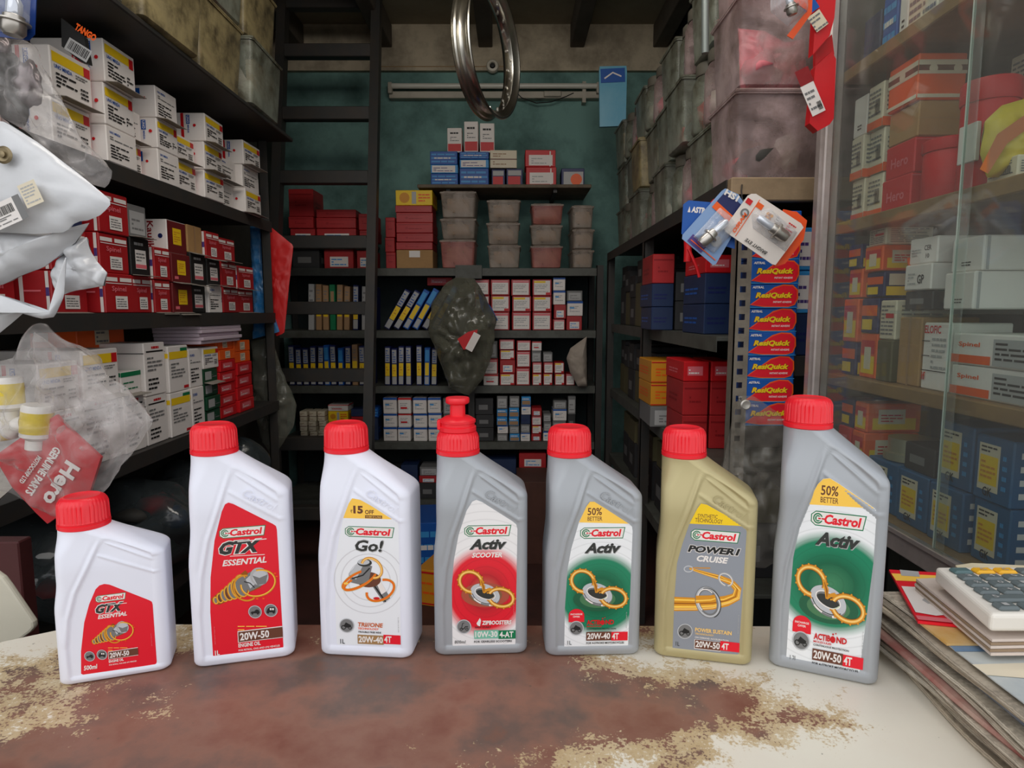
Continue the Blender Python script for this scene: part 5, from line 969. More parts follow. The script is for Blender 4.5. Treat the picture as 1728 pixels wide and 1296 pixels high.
books(.855, [652, 664, 675, 688, 706, 719, 731], .21, .03, ['booklet', 'booklet', 'booklet', 'booklet', 'booklet', 'booklet_b', 'booklet'], 'lower', 'right of ladder', 'narrow cartons right of the ladder, lower row')
a = P(722, 470, Y=3.6); carton('red_lab', .14, .1, .045, (P(742, 470, Y=3.6).x, 3.6, 1.40), 0, 'small red carton tucked on top behind the leaning narrow cartons')
bcols(1.155, 3.47, [(800, 826, [(526, 'wlabel2'), (498, 'wlabel'), (471, 'wlabel2')]), (828, 861, [(526, 'wlabel2'), (498, 'wlabel'), (471, 'wlabel2')]), (863, 896, [(526, 'wlabel2'), (499, 'wlabel'), (471, 'wlabel2')]), (898, 931, [(526, 'wlabel2'), (499, 'wlabel'), (471, 'wlabel')]), (934, 955, [(538, 'wlabel2'), (514, 'redlabel'), (490, 'wsmall'), (468, 'wsmall')]), (957, 984, [(533, 'redlabel'), (508, 'wsmall'), (490, 'greybx')])], .15, 'shelf right of grey bag', 'labelled cartons on the back shelf')
bcols(.855, 3.47, [(814, 840, [(632, 'wsmall_r'), (605, 'wlabel2'), (575, 'greybx')]), (842, 869, [(630, 'wlabel'), (607, 'redlabel'), (590, 'wlabel'), (572, 'wlabel2')]), (871, 896, [(620, 'wlabel2'), (592, 'wlabel2'), (574, 'wlabel2')]), (898, 915, [(630, 'wlabel'), (611, 'wlabel2'), (592, 'greybx'), (576, 'wsmall_r')]), (917, 934, [(630, 'wlabel'), (611, 'wlabel2'), (594, 'greybx')]), (936, 954, [(630, 'wlabel'), (611, 'wlabel')]), (956, 972, [(630, 'wlabel2')])], .12, 'second shelf right of grey bag', 'small labelled cartons on the second back shelf')
bcols(.545, 3.47, [(641, 665, [(721, 'wsmall'), (698, 'wsmall'), (671, 'wsmall')]), (667, 690, [(721, 'wsmall'), (698, 'wsmall_r'), (671, 'wsmall_r')]), (693, 717, [(721, 'wsmall'), (698, 'wsmall'), (671, 'wsmall')]), (719, 742, [(721, 'wsmall'), (697, 'wsmall'), (671, 'wsmall')]), (745, 768, [(722, 'blue_dark'), (700, 'greybx'), (672, 'greybx')]), (800, 832, [(722, 'darkbx'), (700, 'darkbx'), (672, 'darkbx')]),
    (838, 857, [(732, 'greybx'), (718, 'wsmall'), (704, 'tealbx'), (690, 'tealbx'), (668, 'greybx')]), (859, 877, [(732, 'tealbx'), (718, 'greybx'), (704, 'tealbx'), (688, 'tealbx'), (668, 'greybx')]), (879, 896, [(730, 'wsmall'), (716, 'greybx'), (700, 'blue_dark'), (684, 'wsmall'), (669, 'tealbx')]), (898, 916, [(732, 'redlabel'), (718, 'wlabel'), (702, 'wlabel2'), (688, 'redlabel')]), (918, 932, [(728, 'wsmall'), (712, 'greybx'), (698, 'greybx')]), (934, 958, [(730, 'darkbx'), (710, 'greybx'), (690, 'wsmall'), (676, 'greybx')]), (960, 974, [(726, 'wsmall_r'), (700, 'darkbx'), (668, 'greybx')])], .12, 'third back shelf', 'small cartons on the third back shelf')
bcols(.545, 3.50, [(497, 510, [(728, 'beige2'), (711, 'beige2'), (694, 'beige2')]), (513, 526, [(728, 'beige2'), (711, 'beige2'), (694, 'beige2')]), (529, 542, [(728, 'beige2'), (711, 'beige2'), (694, 'beige2')]), (547, 582, [(712, 'yellowbx'), (694, 'yellowbx'), (683, 'wsmall_r')]), (586, 608, [(703, 'red_plain'), (690, 'blue_dark')]), (612, 634, [(705, 'blue_dark'), (688, 'blue_pat')])], .12, 'third shelf behind ladder', 'small cartons on the third back shelf behind the ladder')
bcols(.22, 3.47, [(640, 668, [(815, 'blue_dark'), (790, 'darkbx')]), (670, 700, [(812, 'blue_pat'), (785, 'blue_dark')]), (702, 735, [(815, 'darkbx'), (803, 'redlabel'), (788, 'greybx')]), (800, 872, [(800, 'darkbx'), (775, 'blue_dark')]), (876, 924, [(822, 'red_plain'), (808, 'wlabel2'), (790, 'redwhite'), (765, 'redlabel')]), (926, 975, [(810, 'darkbx'), (780, 'darkbx')])], .14, 'lowest back shelf', 'cartons on the lowest back shelf')
carton('blue_pat', .17, .3, .24, (P(716, 500, Y=3.0).x, 3.0, .0), .1, 'blue carton standing on the floor in front of the back rack')
carton('kraft_y', .12, .2, .16, (P(722, 500, Y=2.7).x, 2.62, .0), -.3, 'cream and yellow carton on the floor before the blue carton')
carton('darkbx', .5, .3, .42, (P(960, 500, Y=3.1).x, 3.08, 0), 0, 'dark brown wooden chest on the floor at the foot of the back rack', name='wooden_chest', cat='chest', art=False).data.materials[0] = mat('dark_veneer', (82, 50, 40))

# ------------------------------------------------------------------ right rack
W_ = .215; i = 0
for ri in range(3):
    for ci in range(8):
        y = 1.53 + ci * .228
        m = dustp if ci == 0 else (dusty if (ci + ri) % 4 == 2 else dustg)
        lb = f"dusty tub, {ORD[ci + 1]} from front, {['bottom', 'middle', 'top'][ri]} row, on top of the right rack" if ci else ['clear pinkish tub with pale parts, bottom of the stack beside the glass case', 'clear tub holding pink packets, second of stack beside the glass case', 'clear pinkish tub at the top of the stack beside the glass case'][ri]
        hh = .2 if ci else .21
        if ci in (1, 2, 4, 6) and (ri + ci) % 2 == 0:
            for q in range(2):
                jx, jy = .58 + rnd.uniform(-.01, .01), y + .054 + q * .108
                jt = thing('storage_jar', f"cloudy jar with dark lid, {['nearer', 'farther'][q]} of pair {ORD[ci + 1]} from front, {['bottom', 'middle', 'top'][ri]} row, right rack", 'jar', (jx, jy, 1.5595 + ri * .2005), 0, 'cloudy jars among the dusty tubs on the right rack')
                MB().lathe([(.001, 0), (.046, 0), (.051, .006), (.051, .135), (.04, .16), (.04, .168)], 28).obj('jar_body', dustg if q else dustp, jt)
                MB().lathe([(.043, .160), (.044, .162), (.044, .19), (.04, .195), (.001, .195)], 28).obj('jar_lid', mat('dark_lid', (92, 88, 78), .6, var=.5), jt)
                link('contents', blob_me('contents', .036, .036, .05, junk[(i + q) % 6], i + q, .3, 2), jt, (0, 0, .058))
            i += 1; continue
        tub(W_, .225, hh, (.512 + (rnd.uniform(-.022, .022) if ci else 0), y + W_ / 2, 1.5585 + ri * (.2005 if ci else .2105)), -PI / 2 + math.radians(rnd.uniform(-1.5, 1.5) if ci else 0), lb, 'dusty tubs on the right rack', m, card=mat('old_paper', (158, 140, 108)) if (ci * 3 + ri) % 5 == 3 else None, jk=4, seed=i + (4 if ci == 0 else 0)); i += 1
# pink film and pale pieces seen in the nearest tubs
bag('pink_packet', [(1246, 48), (1290, 52), (1325, 72), (1358, 66), (1360, 140), (1320, 160), (1250, 155)], 1.60, .02, plastic('pink_film', (232, 92, 112), .25, .3, 12, .3), 'pink film packet inside the middle clear tub beside the glass case', 'packet', 3)
bag('pale_part', [(1310, 235), (1340, 222), (1352, 240), (1345, 285), (1325, 290), (1300, 265)], 1.62, .015, mat('junk_white', (206, 200, 186)), 'pale plastic part inside the lowest clear tub beside the glass case', 'part', 5, .004)
def rcols(cols, z0, Y, depth, where, group):
    for ci, (x0, x1, tiers) in enumerate(cols):
        z = z0 + .0008; a = P(x0, 560, Y=Y).x; b_ = P(x1, 560, Y=Y).x
        for ri, (h, st) in enumerate(tiers):
            carton(st, b_ - a - .003, depth, h - .001, ((a + b_) / 2, Y, z), math.radians(rnd.uniform(-2, 2)), lab_of(st, ci, ri, len(tiers), where, 'left'), group); z += h
rcols([(1098, 1136, [(.08, 'blue_dark'), (.08, 'blue_dark'), (.1, 'red_plain')]), (1138, 1180, [(.10, 'darkbx'), (.1, 'darkbx')])], 1.19, 2.22, .2, 'middle right shelf, far half', 'dark cartons on the middle right shelf')
rcols([(1186, 1240, [(.085, 'blue_dark'), (.085, 'blue_dark'), (.05, 'red_lab')])], 1.19, 1.80, .2, 'middle right shelf, near half', 'dark cartons on the middle right shelf')
rcols([(1100, 1178, [(.075, 'greybx'), (.08, 'kraft_y'), (.08, 'kraft_y')])], .85, 2.22, .2, 'lower right shelf, far half', 'yellow cartons on the lower right shelf')
rcols([(1155, 1200, [(.1, 'red_plain'), (.1, 'red_plain'), (.06, 'red_lab')]), (1202, 1245, [(.1, 'red_plain'), (.1, 'red_plain'), (.06, 'red_lab')])], .85, 1.86, .2, 'lower right shelf, near half', 'red cartons on the lower right shelf')
aisle_cols(.56, -1, 1.19, [(y, y + .13, [('darkbx' if q % 2 else 'olive', .13 + .03 * (q % 3)), ('darkbx', .1)]) for q, y in enumerate((2.5, 2.64, 2.78, 2.92, 3.06, 3.2))], .2, 'far end of the middle right shelf', 'dark cartons at the far right')
aisle_cols(.56, -1, .85, [(y, y + .13, [('olive' if q % 3 else 'darkbx', .14), ('darkbx', .1 + .02 * (q % 2))]) for q, y in enumerate((2.5, 2.64, 2.78, 2.92, 3.06, 3.2))], .2, 'far end of the lower right shelf', 'dark cartons at the far right, lower shelf')
aisle_cols(.56, -1, .50, [(y, y + .16, [('darkbx', .16), ('olive', .1)]) for q, y in enumerate((1.75, 1.93, 2.11, 2.29, 2.5, 2.68, 2.86, 3.04))], .2, 'lowest right shelf', 'dark cartons on the lowest right shelf')
# resin putty cartons stacked beside the slotted upright
def resi(w, h):
    a = Art(.0003); A_ = lambda f, g: (f * w, g * h)
    a.poly([A_(.0, .12), A_(.5, .86), A_(.68, .97), A_(.88, .95), A_(.99, .75), A_(1, .4), A_(.94, .12), A_(.8, .03), A_(.3, .03)], 'orange')
    a.poly([A_(.03, .13), A_(.5, .8), A_(.68, .92), A_(.87, .9), A_(.965, .72), A_(.97, .4), A_(.92, .15), A_(.8, .07), A_(.3, .07)], 'bred')
    a.text('ResiQuick', .10 * w, .35 * h, .80 * w, .3 * h, 'dred', .25, .07); a.text('ResiQuick', .11 * w, .37 * h, .77 * w, .27 * h, 'yellow', .25, .05)
    a.text('INSTANT ADHESIVE', .48 * w, .2 * h, .38 * w, .08 * h, 'white', .1, .02); a.text('ASTRAL', .04 * w, .8 * h, .24 * w, .1 * h, 'white', .1, .04); a.rect(0, .0, w, .03 * h, 'lblue')
    return a
zr = P(1300, 725, Y=1.50).z; hr = .0555; wr = .112
for k in range(9):
    o = link('putty_carton', MB().box((-wr / 2, 0, 0), (wr / 2, .09, hr - .001), ch=.002).me('putty_carton', pr('blue')) if not k else CACHE['resi'][0], None, (P(1302, 600, Y=1.50).x, 1.502 + rnd.uniform(-.002, .002), .985 + k * hr), (0, 0, math.radians(rnd.uniform(-1, 1))))
    if not k: CACHE['resi'] = (o.data, resi(wr, hr).me('printed_front', (-wr / 2, 0, 0)))
    link('printed_front', CACHE['resi'][1], o)
    tag(o, f"red and blue adhesive carton, {ORD[k + 1]} from the bottom of the tall stack beside slotted upright", 'box', 'adhesive cartons in the tall stack')
MB().box((.545, 1.505, .93), (.68, 1.62, .984), ch=.002).obj('stack_ledge', iron, rr_)
for k, (y0, y1, st) in enumerate(((590, 560, 'yellowbx'), (556, 470, 'bluewhite'), (468, 405, 'bluewhite'))):
    z = 1.15 + k * .1; carton(st if k else 'blue_dark', .036, .08, .098, (P(1357, 500, Y=1.52).x, 1.52, z), 0, f"slim blue and white glue carton, {['lowest', 'middle', 'top'][k]} beside the adhesive carton stack", 'slim glue cartons beside the adhesive stack')
MB().box((.662, 1.515, 1.10), (.71, 1.62, 1.149), ch=.002).obj('stack_ledge', iron, rr_)
# ------------------------------------------------------------------ glass display case on the right
alu = mat('aluminium', (186, 176, 172), .35, metal=.5, var=.35, scale=20); glm = glass_mat()
gc = thing('display_case', 'aluminium and glass display case full of cartons on the right', 'display case', (0, 0, 0))
MB().box((.655, 1.385, .84), (.672, 1.43, 2.4), ch=.003).box((.672, 1.392, .84), (.690, 1.42, 2.4), ch=.002).box((.650, 1.398, .84), (.656, 1.414, 2.4)).obj('frame_upright', alu, gc)
MB().box((.664, .72, .838), (.69, 1.39, .872), ch=.002).box((.660, .72, .872), (.664, 1.39, .879)).obj('frame_rail', alu, gc)
for z in (.87, 1.12, 1.44, 1.75, 2.1): MB().box((.692, .72, z - .025), (1.12, 1.40, z), ch=.002).obj('shelf', wood, gc)
MB().box((.692, .72, 1.249), (1.12, 1.18, 1.255), ch=.001).obj('glass_shelf', glm, gc)
MB().box((1.12, .72, .84), (1.13, 1.42, 2.4)).obj('back_panel', mat('case_back', (88, 86, 80), .6, var=.4), gc)
MB().box((.66, .70, .84), (.70, .72, 2.4), ch=.002).obj('frame_upright', alu, gc)
MB().box((.70, 1.41, .84), (1.12, 1.42, 2.4)).obj('end_panel', mat('case_back', (88, 86, 80)), gc)
MB().box((.70, .712, .873), (1.12, .716, 2.4)).obj('glass_pane', glm, gc)
edge = mat('polished_glass_edge', (225, 238, 230), .25)
for nm, x, y0, y1 in (('back', .672, .965, 1.384), ('front', .681, .73, .9985)):
    MB().box((x, y0, .873), (x + .0028, y1, 2.4)).obj('glass_pane', glm, gc)
for x, y in ((.681, .9985),): MB().box((x, y, .873), (x + .0032, y + .0030, 2.4)).obj('pane_edge', edge, gc)
def yx(x, X=.72): return P(x, 527, X=X).y
def ccols(z0, cols, X, depth, where, group): aisle_cols(X, -1, z0, cols, depth, where, group, frm='front')
ccols(1.12, [(.79, 1.035, [('spinel_w', .05), ('spinel_w', .05)])], .71, .12, 'middle case shelf', 'long white cartons in the case')
ccols(1.12, [(1.04, 1.115, [('elof', .115)]), (1.12, 1.19, [('kraft', .124)]), (1.195, 1.25, [('olive', .08), ('grey_lab', .075)]), (1.255, 1.32, [('multi', .09), ('multi2', .07)]), (1.325, 1.385, [('multi2', .07), ('multi', .09)])], .715, .1, 'middle case shelf, inner part', 'mixed cartons on the middle case shelf')
ccols(1.2561, [(1.0, 1.075, [('white_plain', .06), ('white_plain', .055)])], .72, .24, 'glass shelf of the case', 'long plain white cartons on the glass shelf')
ccols(1.2561, [(1.10, 1.18, [('darkbx', .034), ('white_gp', .046), ('white_er', .046)])], .715, .09, 'glass shelf', 'pen-marked cartons')
ccols(1.256 + .026, [(1.255, 1.32, [('multi2', .05), ('multi', .05), ('grey_lab', .035)]), (1.325, 1.38, [('multi', .06), ('multi2', .05)])], .715, .09, 'inner end of glass shelf', 'colour cartons in the case')
o = MB().lathe([(.024, 0), (.034, 0), (.034, .024), (.024, .024)], 32, closed=True).obj('tape_roll', pr('orange'), None, (.745, 1.215, 1.32), (math.radians(80), 0, math.radians(60))); tag(o, 'orange roll of tape standing beside the pen-marked cartons in the case', 'tape')
ccols(1.44, [(1.18, 1.275, [('hero', .062), ('hero', .062), ('kraft_cube', .062), ('case_stripe', .08)]), (1.28, 1.335, [('case_lab', .085), ('case_lab', .085), ('case_lab', .085)]), (1.338, 1.39, [('case_lab', .085), ('case_lab', .085), ('white_plain', .08)])], .715, .085, 'upper case shelf', 'cartons on the upper case shelf')
ccols(1.44, [(.86, .97, [('case_lab', .085), ('case_lab', .085), ('case_lab', .085)]), (.975, 1.08, [('case_lab', .085), ('case_lab', .085), ('case_lab', .085)]), (1.085, 1.17, [('case_lab', .085), ('case_lab', .085), ('case_lab', .08)])], .86, .1, 'back of upper case shelf', 'label cartons at the back of the case')
def jar(x, y, z, r, h, label, m, lm=None):
    t = thing('plastic_jar', label, 'jar', (x, y, z))
    MB().lathe([(.001, 0), (r * .93, 0), (r, .004), (r, h * .78), (r * .94, h * .82)], 32).obj('jar_body', m, t)
    MB().lathe([(r * 1.04, h * .80), (r * 1.06, h * .82), (r * 1.06, h * .98), (r, h), (.001, h)], 32).obj('jar_lid', m, t)
    if lm: MB().box((-r - .001, -r * .8, h * .25), (-r + .006, r * .25, h * .6), ch=.001).obj('sticker', lm, t); 
    return t
jar(.742, 1.035, 1.4405, .038, .165, 'tall red plastic jar with white sticker on the upper case shelf', pr('red'), pr('white'))
jar(.745, 1.12, 1.4405, .042, .10, 'squat red plastic jar beside the red cartons in the case', pr('red'))
carton('case_lab', .06, .05, .035, (.72, .97, 1.4405), -PI / 2, 'small white label carton in front of the tall red jar')
yb = bag('yellow_pouch', [(1662, 205), (1690, 178), (1735, 165), (1770, 180), (1775, 280), (1735, 297), (1665, 300), (1654, 260)], .975, .022, mat('yellow_film', (214, 190, 60), .3), 'yellow rounded pouch with orange band on the upper case shelf', 'pouch', 9, .004)
c0 = P(1658, 290, Y=.95); c1 = P(1745, 195, Y=.95)
A = Art(); A.stroke([(c0.x, c0.z), ((c0.x * 2 + c1.x) / 3, c0.z + .045), (c1.x, c1.z)], [.014, .02, .018], mat('band_orange', (200, 110, 50), .4)); link('printed_band', A.me('printed_band', (0, 0, 0)), yb, (-yb.location.x, -.027, -yb.location.z))
ccols(1.75, [(1.05, 1.13, [('caselist', .14)]), (1.135, 1.22, [('caselist', .15)]), (1.225, 1.255, [('white_plain', .12)]), (1.26, 1.31, [('blue_pat', .10)]), (1.315, 1.38, [('blue_dark', .09)])], .715, .12, 'top case shelf', 'cartons on the top case shelf')
ccols(.87, [(.895, .975, [('blue_lab', .098), ('blue_lab', .1)]), (.98, 1.065, [('blue_lab', .098), ('blue_lab', .105)]), (1.07, 1.16, [('blue_lab', .098), ('darkbx', .05)]), (1.165, 1.265, [('blue_lab', .098)]), (1.27, 1.32, [('multi2', .07), ('multi', .07), ('multi', .06)]), (1.325, 1.38, [('multi', .07), ('red_lab', .07), ('multi2', .06)])], .715, .11, 'bottom case shelf', 'cartons on the bottom case shelf')
ccols(.87, [(.78, .88, [('blue_pat', .098), ('blue_pat', .1)])], .76, .11, 'nearest part of the bottom case shelf', 'blue patterned cartons on the bottom case shelf')
o = MB().lathe([(.001, 0), (.05, 0), (.05, .014), (.043, .016), (.043, .042), (.001, .042)], 40).obj('metal_tin', mat('tin_metal', (176, 172, 150), .3, metal=.5), None, (.775, 1.215, .9695)); tag(o, 'round silvery tin with wider rim on top of a blue carton in the case', 'tin')
# ------------------------------------------------------------------ hanging bulb cards
def card(px, Y, th_, m, label, cat, group=None, name='blister_card'):
    V = [P(x, y, Y=Y) for x, y in px]; n_ = len(V); c = sum(V, Vector()) / n_
    VV = [v - c + Vector((0, d_, 0)) for d_ in (0, th_) for v in V]
    F = [tuple(range(n_)), tuple(range(2 * n_ - 1, n_ - 1, -1))] + [((i + 1) % n_, i, i + n_, (i + 1) % n_ + n_) for i in range(n_)]
    o = link(name, mesh(name, VV, F, m), None, c); return tag(o, label, cat, group)
film = plastic('blister_film', (225, 228, 235), .72, .08, 20, .25)
def bulb(o, a, b_, Y, k=1):
    """headlamp bulb lying along a->b on card o (picture coordinates)"""
    pa, pb = P(*a, Y=Y) - o.location, P(*b_, Y=Y) - o.location; d = (pb - pa); L_ = d.length; q = d.to_track_quat('Z', 'Y').to_euler()
    r = .008 * k
    g = MB().lathe([(.001, 0), (r * .6, .001), (r, r * .8), (r, L_ * .45), (r * .9, L_ * .5)], 20).obj('bulb_glass', mat('bulb_glass', (215, 220, 230), .08, metal=.35), o, pa, q)
    MB().lathe([(r * 1.2, L_ * .48), (r * 1.3, L_ * .5), (r * 1.3, L_ * .62), (r * 2.0, L_ * .63), (r * 2.0, L_ * .67), (r * 1.5, L_ * .68), (r * 1.5, L_ * .9), (r * 1.1, L_), (.001, L_)], 24).obj('bulb_base', mat('bulb_metal', (190, 185, 178), .3, metal=.8), o, pa, q)
def onface(o, px_o, px_u, Y, els, w_, h_, name='card_print'):
    """draw on a card: origin px_o (lower left), direction to px_u"""
    a = P(*px_o, Y=Y) - o.location; b_ = P(*px_u, Y=Y) - o.location; ux = (b_ - a).normalized(); W = (b_ - a).length; uz = Vector((-ux.z, 0, ux.x))
    A = Art(.0002); els(A, W, W * h_ / w_); link(name, A.me(name, a, ux, uz), o)
Yc = 1.30
o1 = card([(1153, 345), (1162, 338), (1240, 345), (1240, 420), (1150, 395)], Yc + .012, .0015, pr('blue'), 'blue card behind the tilted bulb cards, left side', 'bulb card', 'hanging bulb cards')
onface(o1, (1160, 358), (1200, 362), Yc + .012, lambda a, w, h: (a.text('ASTRAL', w * .15, 0, w * .85, h * .5, 'white', .1, .05), a.poly([(0, 0), (w * .12, 0), (w * .06, h * .5)], 'white')), 40, 20)
o2 = card([(1322, 353), (1345, 358), (1362, 372), (1356, 405), (1325, 445), (1308, 450), (1290, 430)], Yc + .010, .0015, mat('card_orange', (245, 88, 30), .4), 'orange bulb card edge showing behind the white bulb card', 'bulb card', 'hanging bulb cards')
o3 = card([(1218, 322), (1224, 318), (1246, 328), (1262, 352), (1208, 446), (1203, 447), (1151, 403), (1152, 396)], Yc + .004, .0015, mat('card_pale_blue', (128, 160, 205), .35), 'blue and orange bulb card tilted left under the white one', 'bulb card', 'hanging bulb cards')
def e3(a, w, h):
    a.rect(.78 * w, 0, .22 * w, h, 'navy'); a.rect(.66 * w, 0, .12 * w, h, 'orange'); a.text('HS1', .94 * w, .5 * h, .3 * h, .12 * w, 'white', 0, .05, rot=-90) if False else None
    a.rect(.0, .1 * h, .14 * w, .5 * h, 'purple'); a.ell(.3 * w, .7 * h, .09 * w, .09 * w, 'lgrey'); a.ell(.56 * w, .5 * h, .06 * w, .06 * w, 'white'); a.ell(.56 * w, .5 * h, .03 * w, .03 * w, 'orange')
onface(o3, (1206, 445), (1268, 362), Yc + .004, lambda a, w, h: None, 1, 1) if False else None
onface(o3, (1155, 402), (1225, 322), Yc + .003, lambda a, w, h: (e3(a, w, -h)), 108, 66)
onface(o3, (1221, 328), (1243, 341), Yc + .002, lambda a, w, h: a.text('HS1', 0, 0, w, h * .5, 'white', 0, .05), 24, 20)
bulb(o3, (1228, 372), (1182, 412), Yc - .012)
onface(o3, (1165, 405), (1207, 440), Yc + .002, lambda a, w, h: a.rect(0, 0, w, h * .03, 'orange'), 60, 60)
bag('blister_film', [(1170, 400), (1215, 350), (1250, 378), (1205, 428)], Yc, .02, film, None, None, 3, .002, parent=o3, back=False)
o4 = card([(1262, 330), (1268, 327), (1276, 327), (1352, 377), (1356, 384), (1309, 447), (1303, 446), (1224, 391), (1222, 385)], Yc - .008, .0015, mat('card_white', (232, 222, 214), .35), 'white bulb card with gold engine picture tilted over the blue one', 'bulb card', 'hanging bulb cards')
def e4(a, w, h):
    a.rect(.03 * w, .75 * h, .10 * w, .12 * h, 'red'); a.rect(.20 * w, .80 * h, .12 * w, .12 * h, 'orange'); a.rect(.20 * w, .02 * h, .012 * w, .95 * h, 'orange')
    for i in range(6): a.ell((.44 + .035 * (i % 3)) * w, (.74 + .08 * (i // 3)) * h, .025 * w, .028 * w, 'gold' if i % 2 else 'dgold')
    a.ell(.12 * w, .55 * h, .07 * w, .07 * w, 'grey'); a.ell(.12 * w, .55 * h, .04 * w, .04 * w, 'silver'); a.ell(.62 * w, .84 * h, .055 * w, .055 * w, 'white'); a.lines(.59 * w, .8 * h, .06 * w, .08 * h, 3, 'black')
    a.lines(.80 * w, .6 * h, .14 * w, .34 * h, 5, 'red', 2); a.text('OSRAM', .17 * w, .06 * h, .5 * h, .06 * w, 'orange', .2, .04, rot=90)
    a.text('BRIGHT EYE', .78 * w, .12 * h, .42 * w, .08 * h, 'black', .2, .02, rot=180)
onface(o4, (1222, 388), (1308, 446), Yc - .0085, e4, 104, 74)
bulb(o4, (1278, 366), (1328, 402), Yc - .024)
bag('blister_film', [(1268, 358), (1300, 352), (1345, 392), (1325, 425), (1270, 385)], Yc - .008, .02, film, None, None, 4, .002, parent=o4, back=False)
tag(MB().tube([P(1252, 312, Y=1.5), P(1251, 322, Y=1.42), P(1252, 330, Y=Yc + .02), P(1256, 352, Y=Yc + .018)], .0018, 6).obj('wire_hook', iron), 'thin wire hook holding the hanging bulb cards', 'hook')
tag(MB().tube([Vector((.503, 1.62, 1.53))] + [P(x, y, Y=1.62) for x, y in ((1158, 385), (1162, 420), (1175, 450), (1180, 468))], .004, 8).obj('cable_tie', pr('red')), 'red strap hanging down left of the bulb cards', 'strap')
tag(MB().tube([P(x, y, Y=1.70) for x, y in ((1160, 398), (1161, 420), (1160, 442))], .010, 10).tube([P(1160, 398, Y=1.7), P(1170, 345, Y=1.70), Vector((.503, 1.70, 1.535))], .002, 6).obj('tool_handle', pr('red')), 'red handle hanging left of the red strap', 'handle')
# red packets hung by the case upright, and a bulb card above
for k, (px, lb) in enumerate([([(1380, -20), (1412, -20), (1408, 30), (1400, 60), (1372, 92), (1374, 60)], 'white and red packet, upper of two hanging beside the case upright'), ([(1376, 112), (1404, 86), (1411, 100), (1407, 200), (1400, 210), (1380, 221), (1366, 208)], 'red packet with white sticker, lower of two hanging beside the case upright')]):
    o = card(px, 1.27 + .01 * k, .02, mat('packet_red', (214, 24, 34), .35, var=.2), lb, 'packet', 'red packets hanging by the case', 'hanging_packet')
    if k: onface(o, (1371, 197), (1393, 186), 1.27 + .008, lambda a, w, h: (a.rect(0, 0, w, h * 2.2, 'white'), a.rect(w * .05, h * 2.2, w, h * 1.1, 'dred'), a.lines(w * .1, h * .3, w * .8, h * 1.5, 4, 'grey'), a.bars(w * .6, h * .2, w * .3, h * .6, 'black')), 24, 24)
    else: onface(o, (1378, 55), (1398, 40), 1.268, lambda a, w, h: (a.rect(0, 0, w, h * 1.2, 'cream'), a.lines(0, 0, w, h * 1.1, 4, 'grey'), a.rect(w * .1, h * 1.3, w, h * 1.1, 'blue')), 24, 24)
MBk = card([(1376, 80), (1404, 58), (1408, 92), (1376, 118)], 1.30, .01, mat('packet_red', (214, 24, 34)), 'red folded packet between the two hanging packets by the case', 'packet', None, 'hanging_packet')
o5 = card([(1308, -20), (1372, -20), (1370, 22), (1338, 66), (1328, 60), (1362, 18)], 1.22, .0015, mat('card_orange', (245, 88, 30)), 'orange-edged bulb card at the top of the picture, beside the red packets', 'bulb card', 'hanging bulb cards')
bulb(o5, (1330, -10), (1338, 25), 1.2, .8)
bag('blister_film', [(1300, -25), (1366, -25), (1362, 20), (1330, 45), (1300, 20)], 1.22, .025, film, None, None, 6, .003, parent=o5, back=False)
# ------------------------------------------------------------------ hanging bags
wfilm = mat('white_poly_film', (214, 216, 220), .2, var=.12, scale=6, bump=.35, dark=(180, 175, 170)); clear = plastic('clear_poly_film', (222, 216, 214), .80, .06, 16, .3, 1); smoke = plastic('smoky_poly_film', (165, 160, 150), .78, .06, 12, .3, 1)
b1 = bag('poly_mailer_bag', [(-170, 178), (10, 206), (60, 238), (130, 290), (190, 341), (172, 362), (150, 372), (128, 374), (112, 392), (60, 395), (0, 392), (-170, 400)], .93, .018, wfilm, 'large white plastic mailer bag with labels hanging at the left edge', 'bag', 1, .006, cen=(40, 310), freq=7)
b2 = bag('poly_mailer_bag', [(-170, 400), (20, 385), (70, 392), (112, 398), (150, 376), (128, 410), (72, 452), (30, 468), (0, 482), (-170, 500)], .96, .03, wfilm, 'puffy white plastic bag just under the labelled mailer bag', 'bag', 2, .008, cen=(30, 430), freq=9)
b3 = bag('poly_mailer_bag', [(98, 440), (120, 405), (145, 400), (162, 440), (181, 460), (176, 482), (130, 490), (98, 500), (90, 480)], .98, .02, wfilm, 'pale plastic bag corner sticking out over the red cartons', 'bag', 3, .012, cen=(135, 455), freq=14)
b4 = bag('poly_mailer_bag', [(-170, 505), (0, 498), (45, 512), (78, 535), (90, 520), (100, 470), (112, 430), (108, 500), (92, 535), (70, 538), (20, 524), (-170, 530)], .95, .008, wfilm, 'folded white bag hem crossing beneath the mailer bags', 'bag', 4, .003, cen=(88, 528), freq=6)
b5 = bag('poly_mailer_bag', [(-170, 520), (0, 512), (42, 526), (20, 545), (0, 562), (-170, 590)], .97, .015, wfilm, 'lowest white bag corner at the left edge above the clear bag', 'bag', 5, .006, cen=(-10, 540), freq=8)
def onbag(o, px_o, px_u, Y, fn, w_, h_, nm='sticker'): onface(o, px_o, px_u, Y, fn, w_, h_, nm)
onbag(b1, (-30, 402), (50, 366), .905, lambda a, w, h: (a.rect(0, 0, w, h, 'white'), a.rect(w * .86, 0, w * .14, h, 'grey'), a.bars(w * .5, h * .45, w * .3, h * .35, 'black'), a.lines(w * .05, h * .1, w * .75, h * .3, 4, 'grey'), a.lines(w * .05, h * .5, w * .4, h * .4, 4, 'grey')), 88, 40)
onbag(b1, (47, 352), (75, 340), .903, lambda a, w, h: (a.rect(0, 0, w, h, 'cream'), a.lines(w * .1, h * .1, w * .8, h * .8, 6, 'lgrey')), 30, 38)
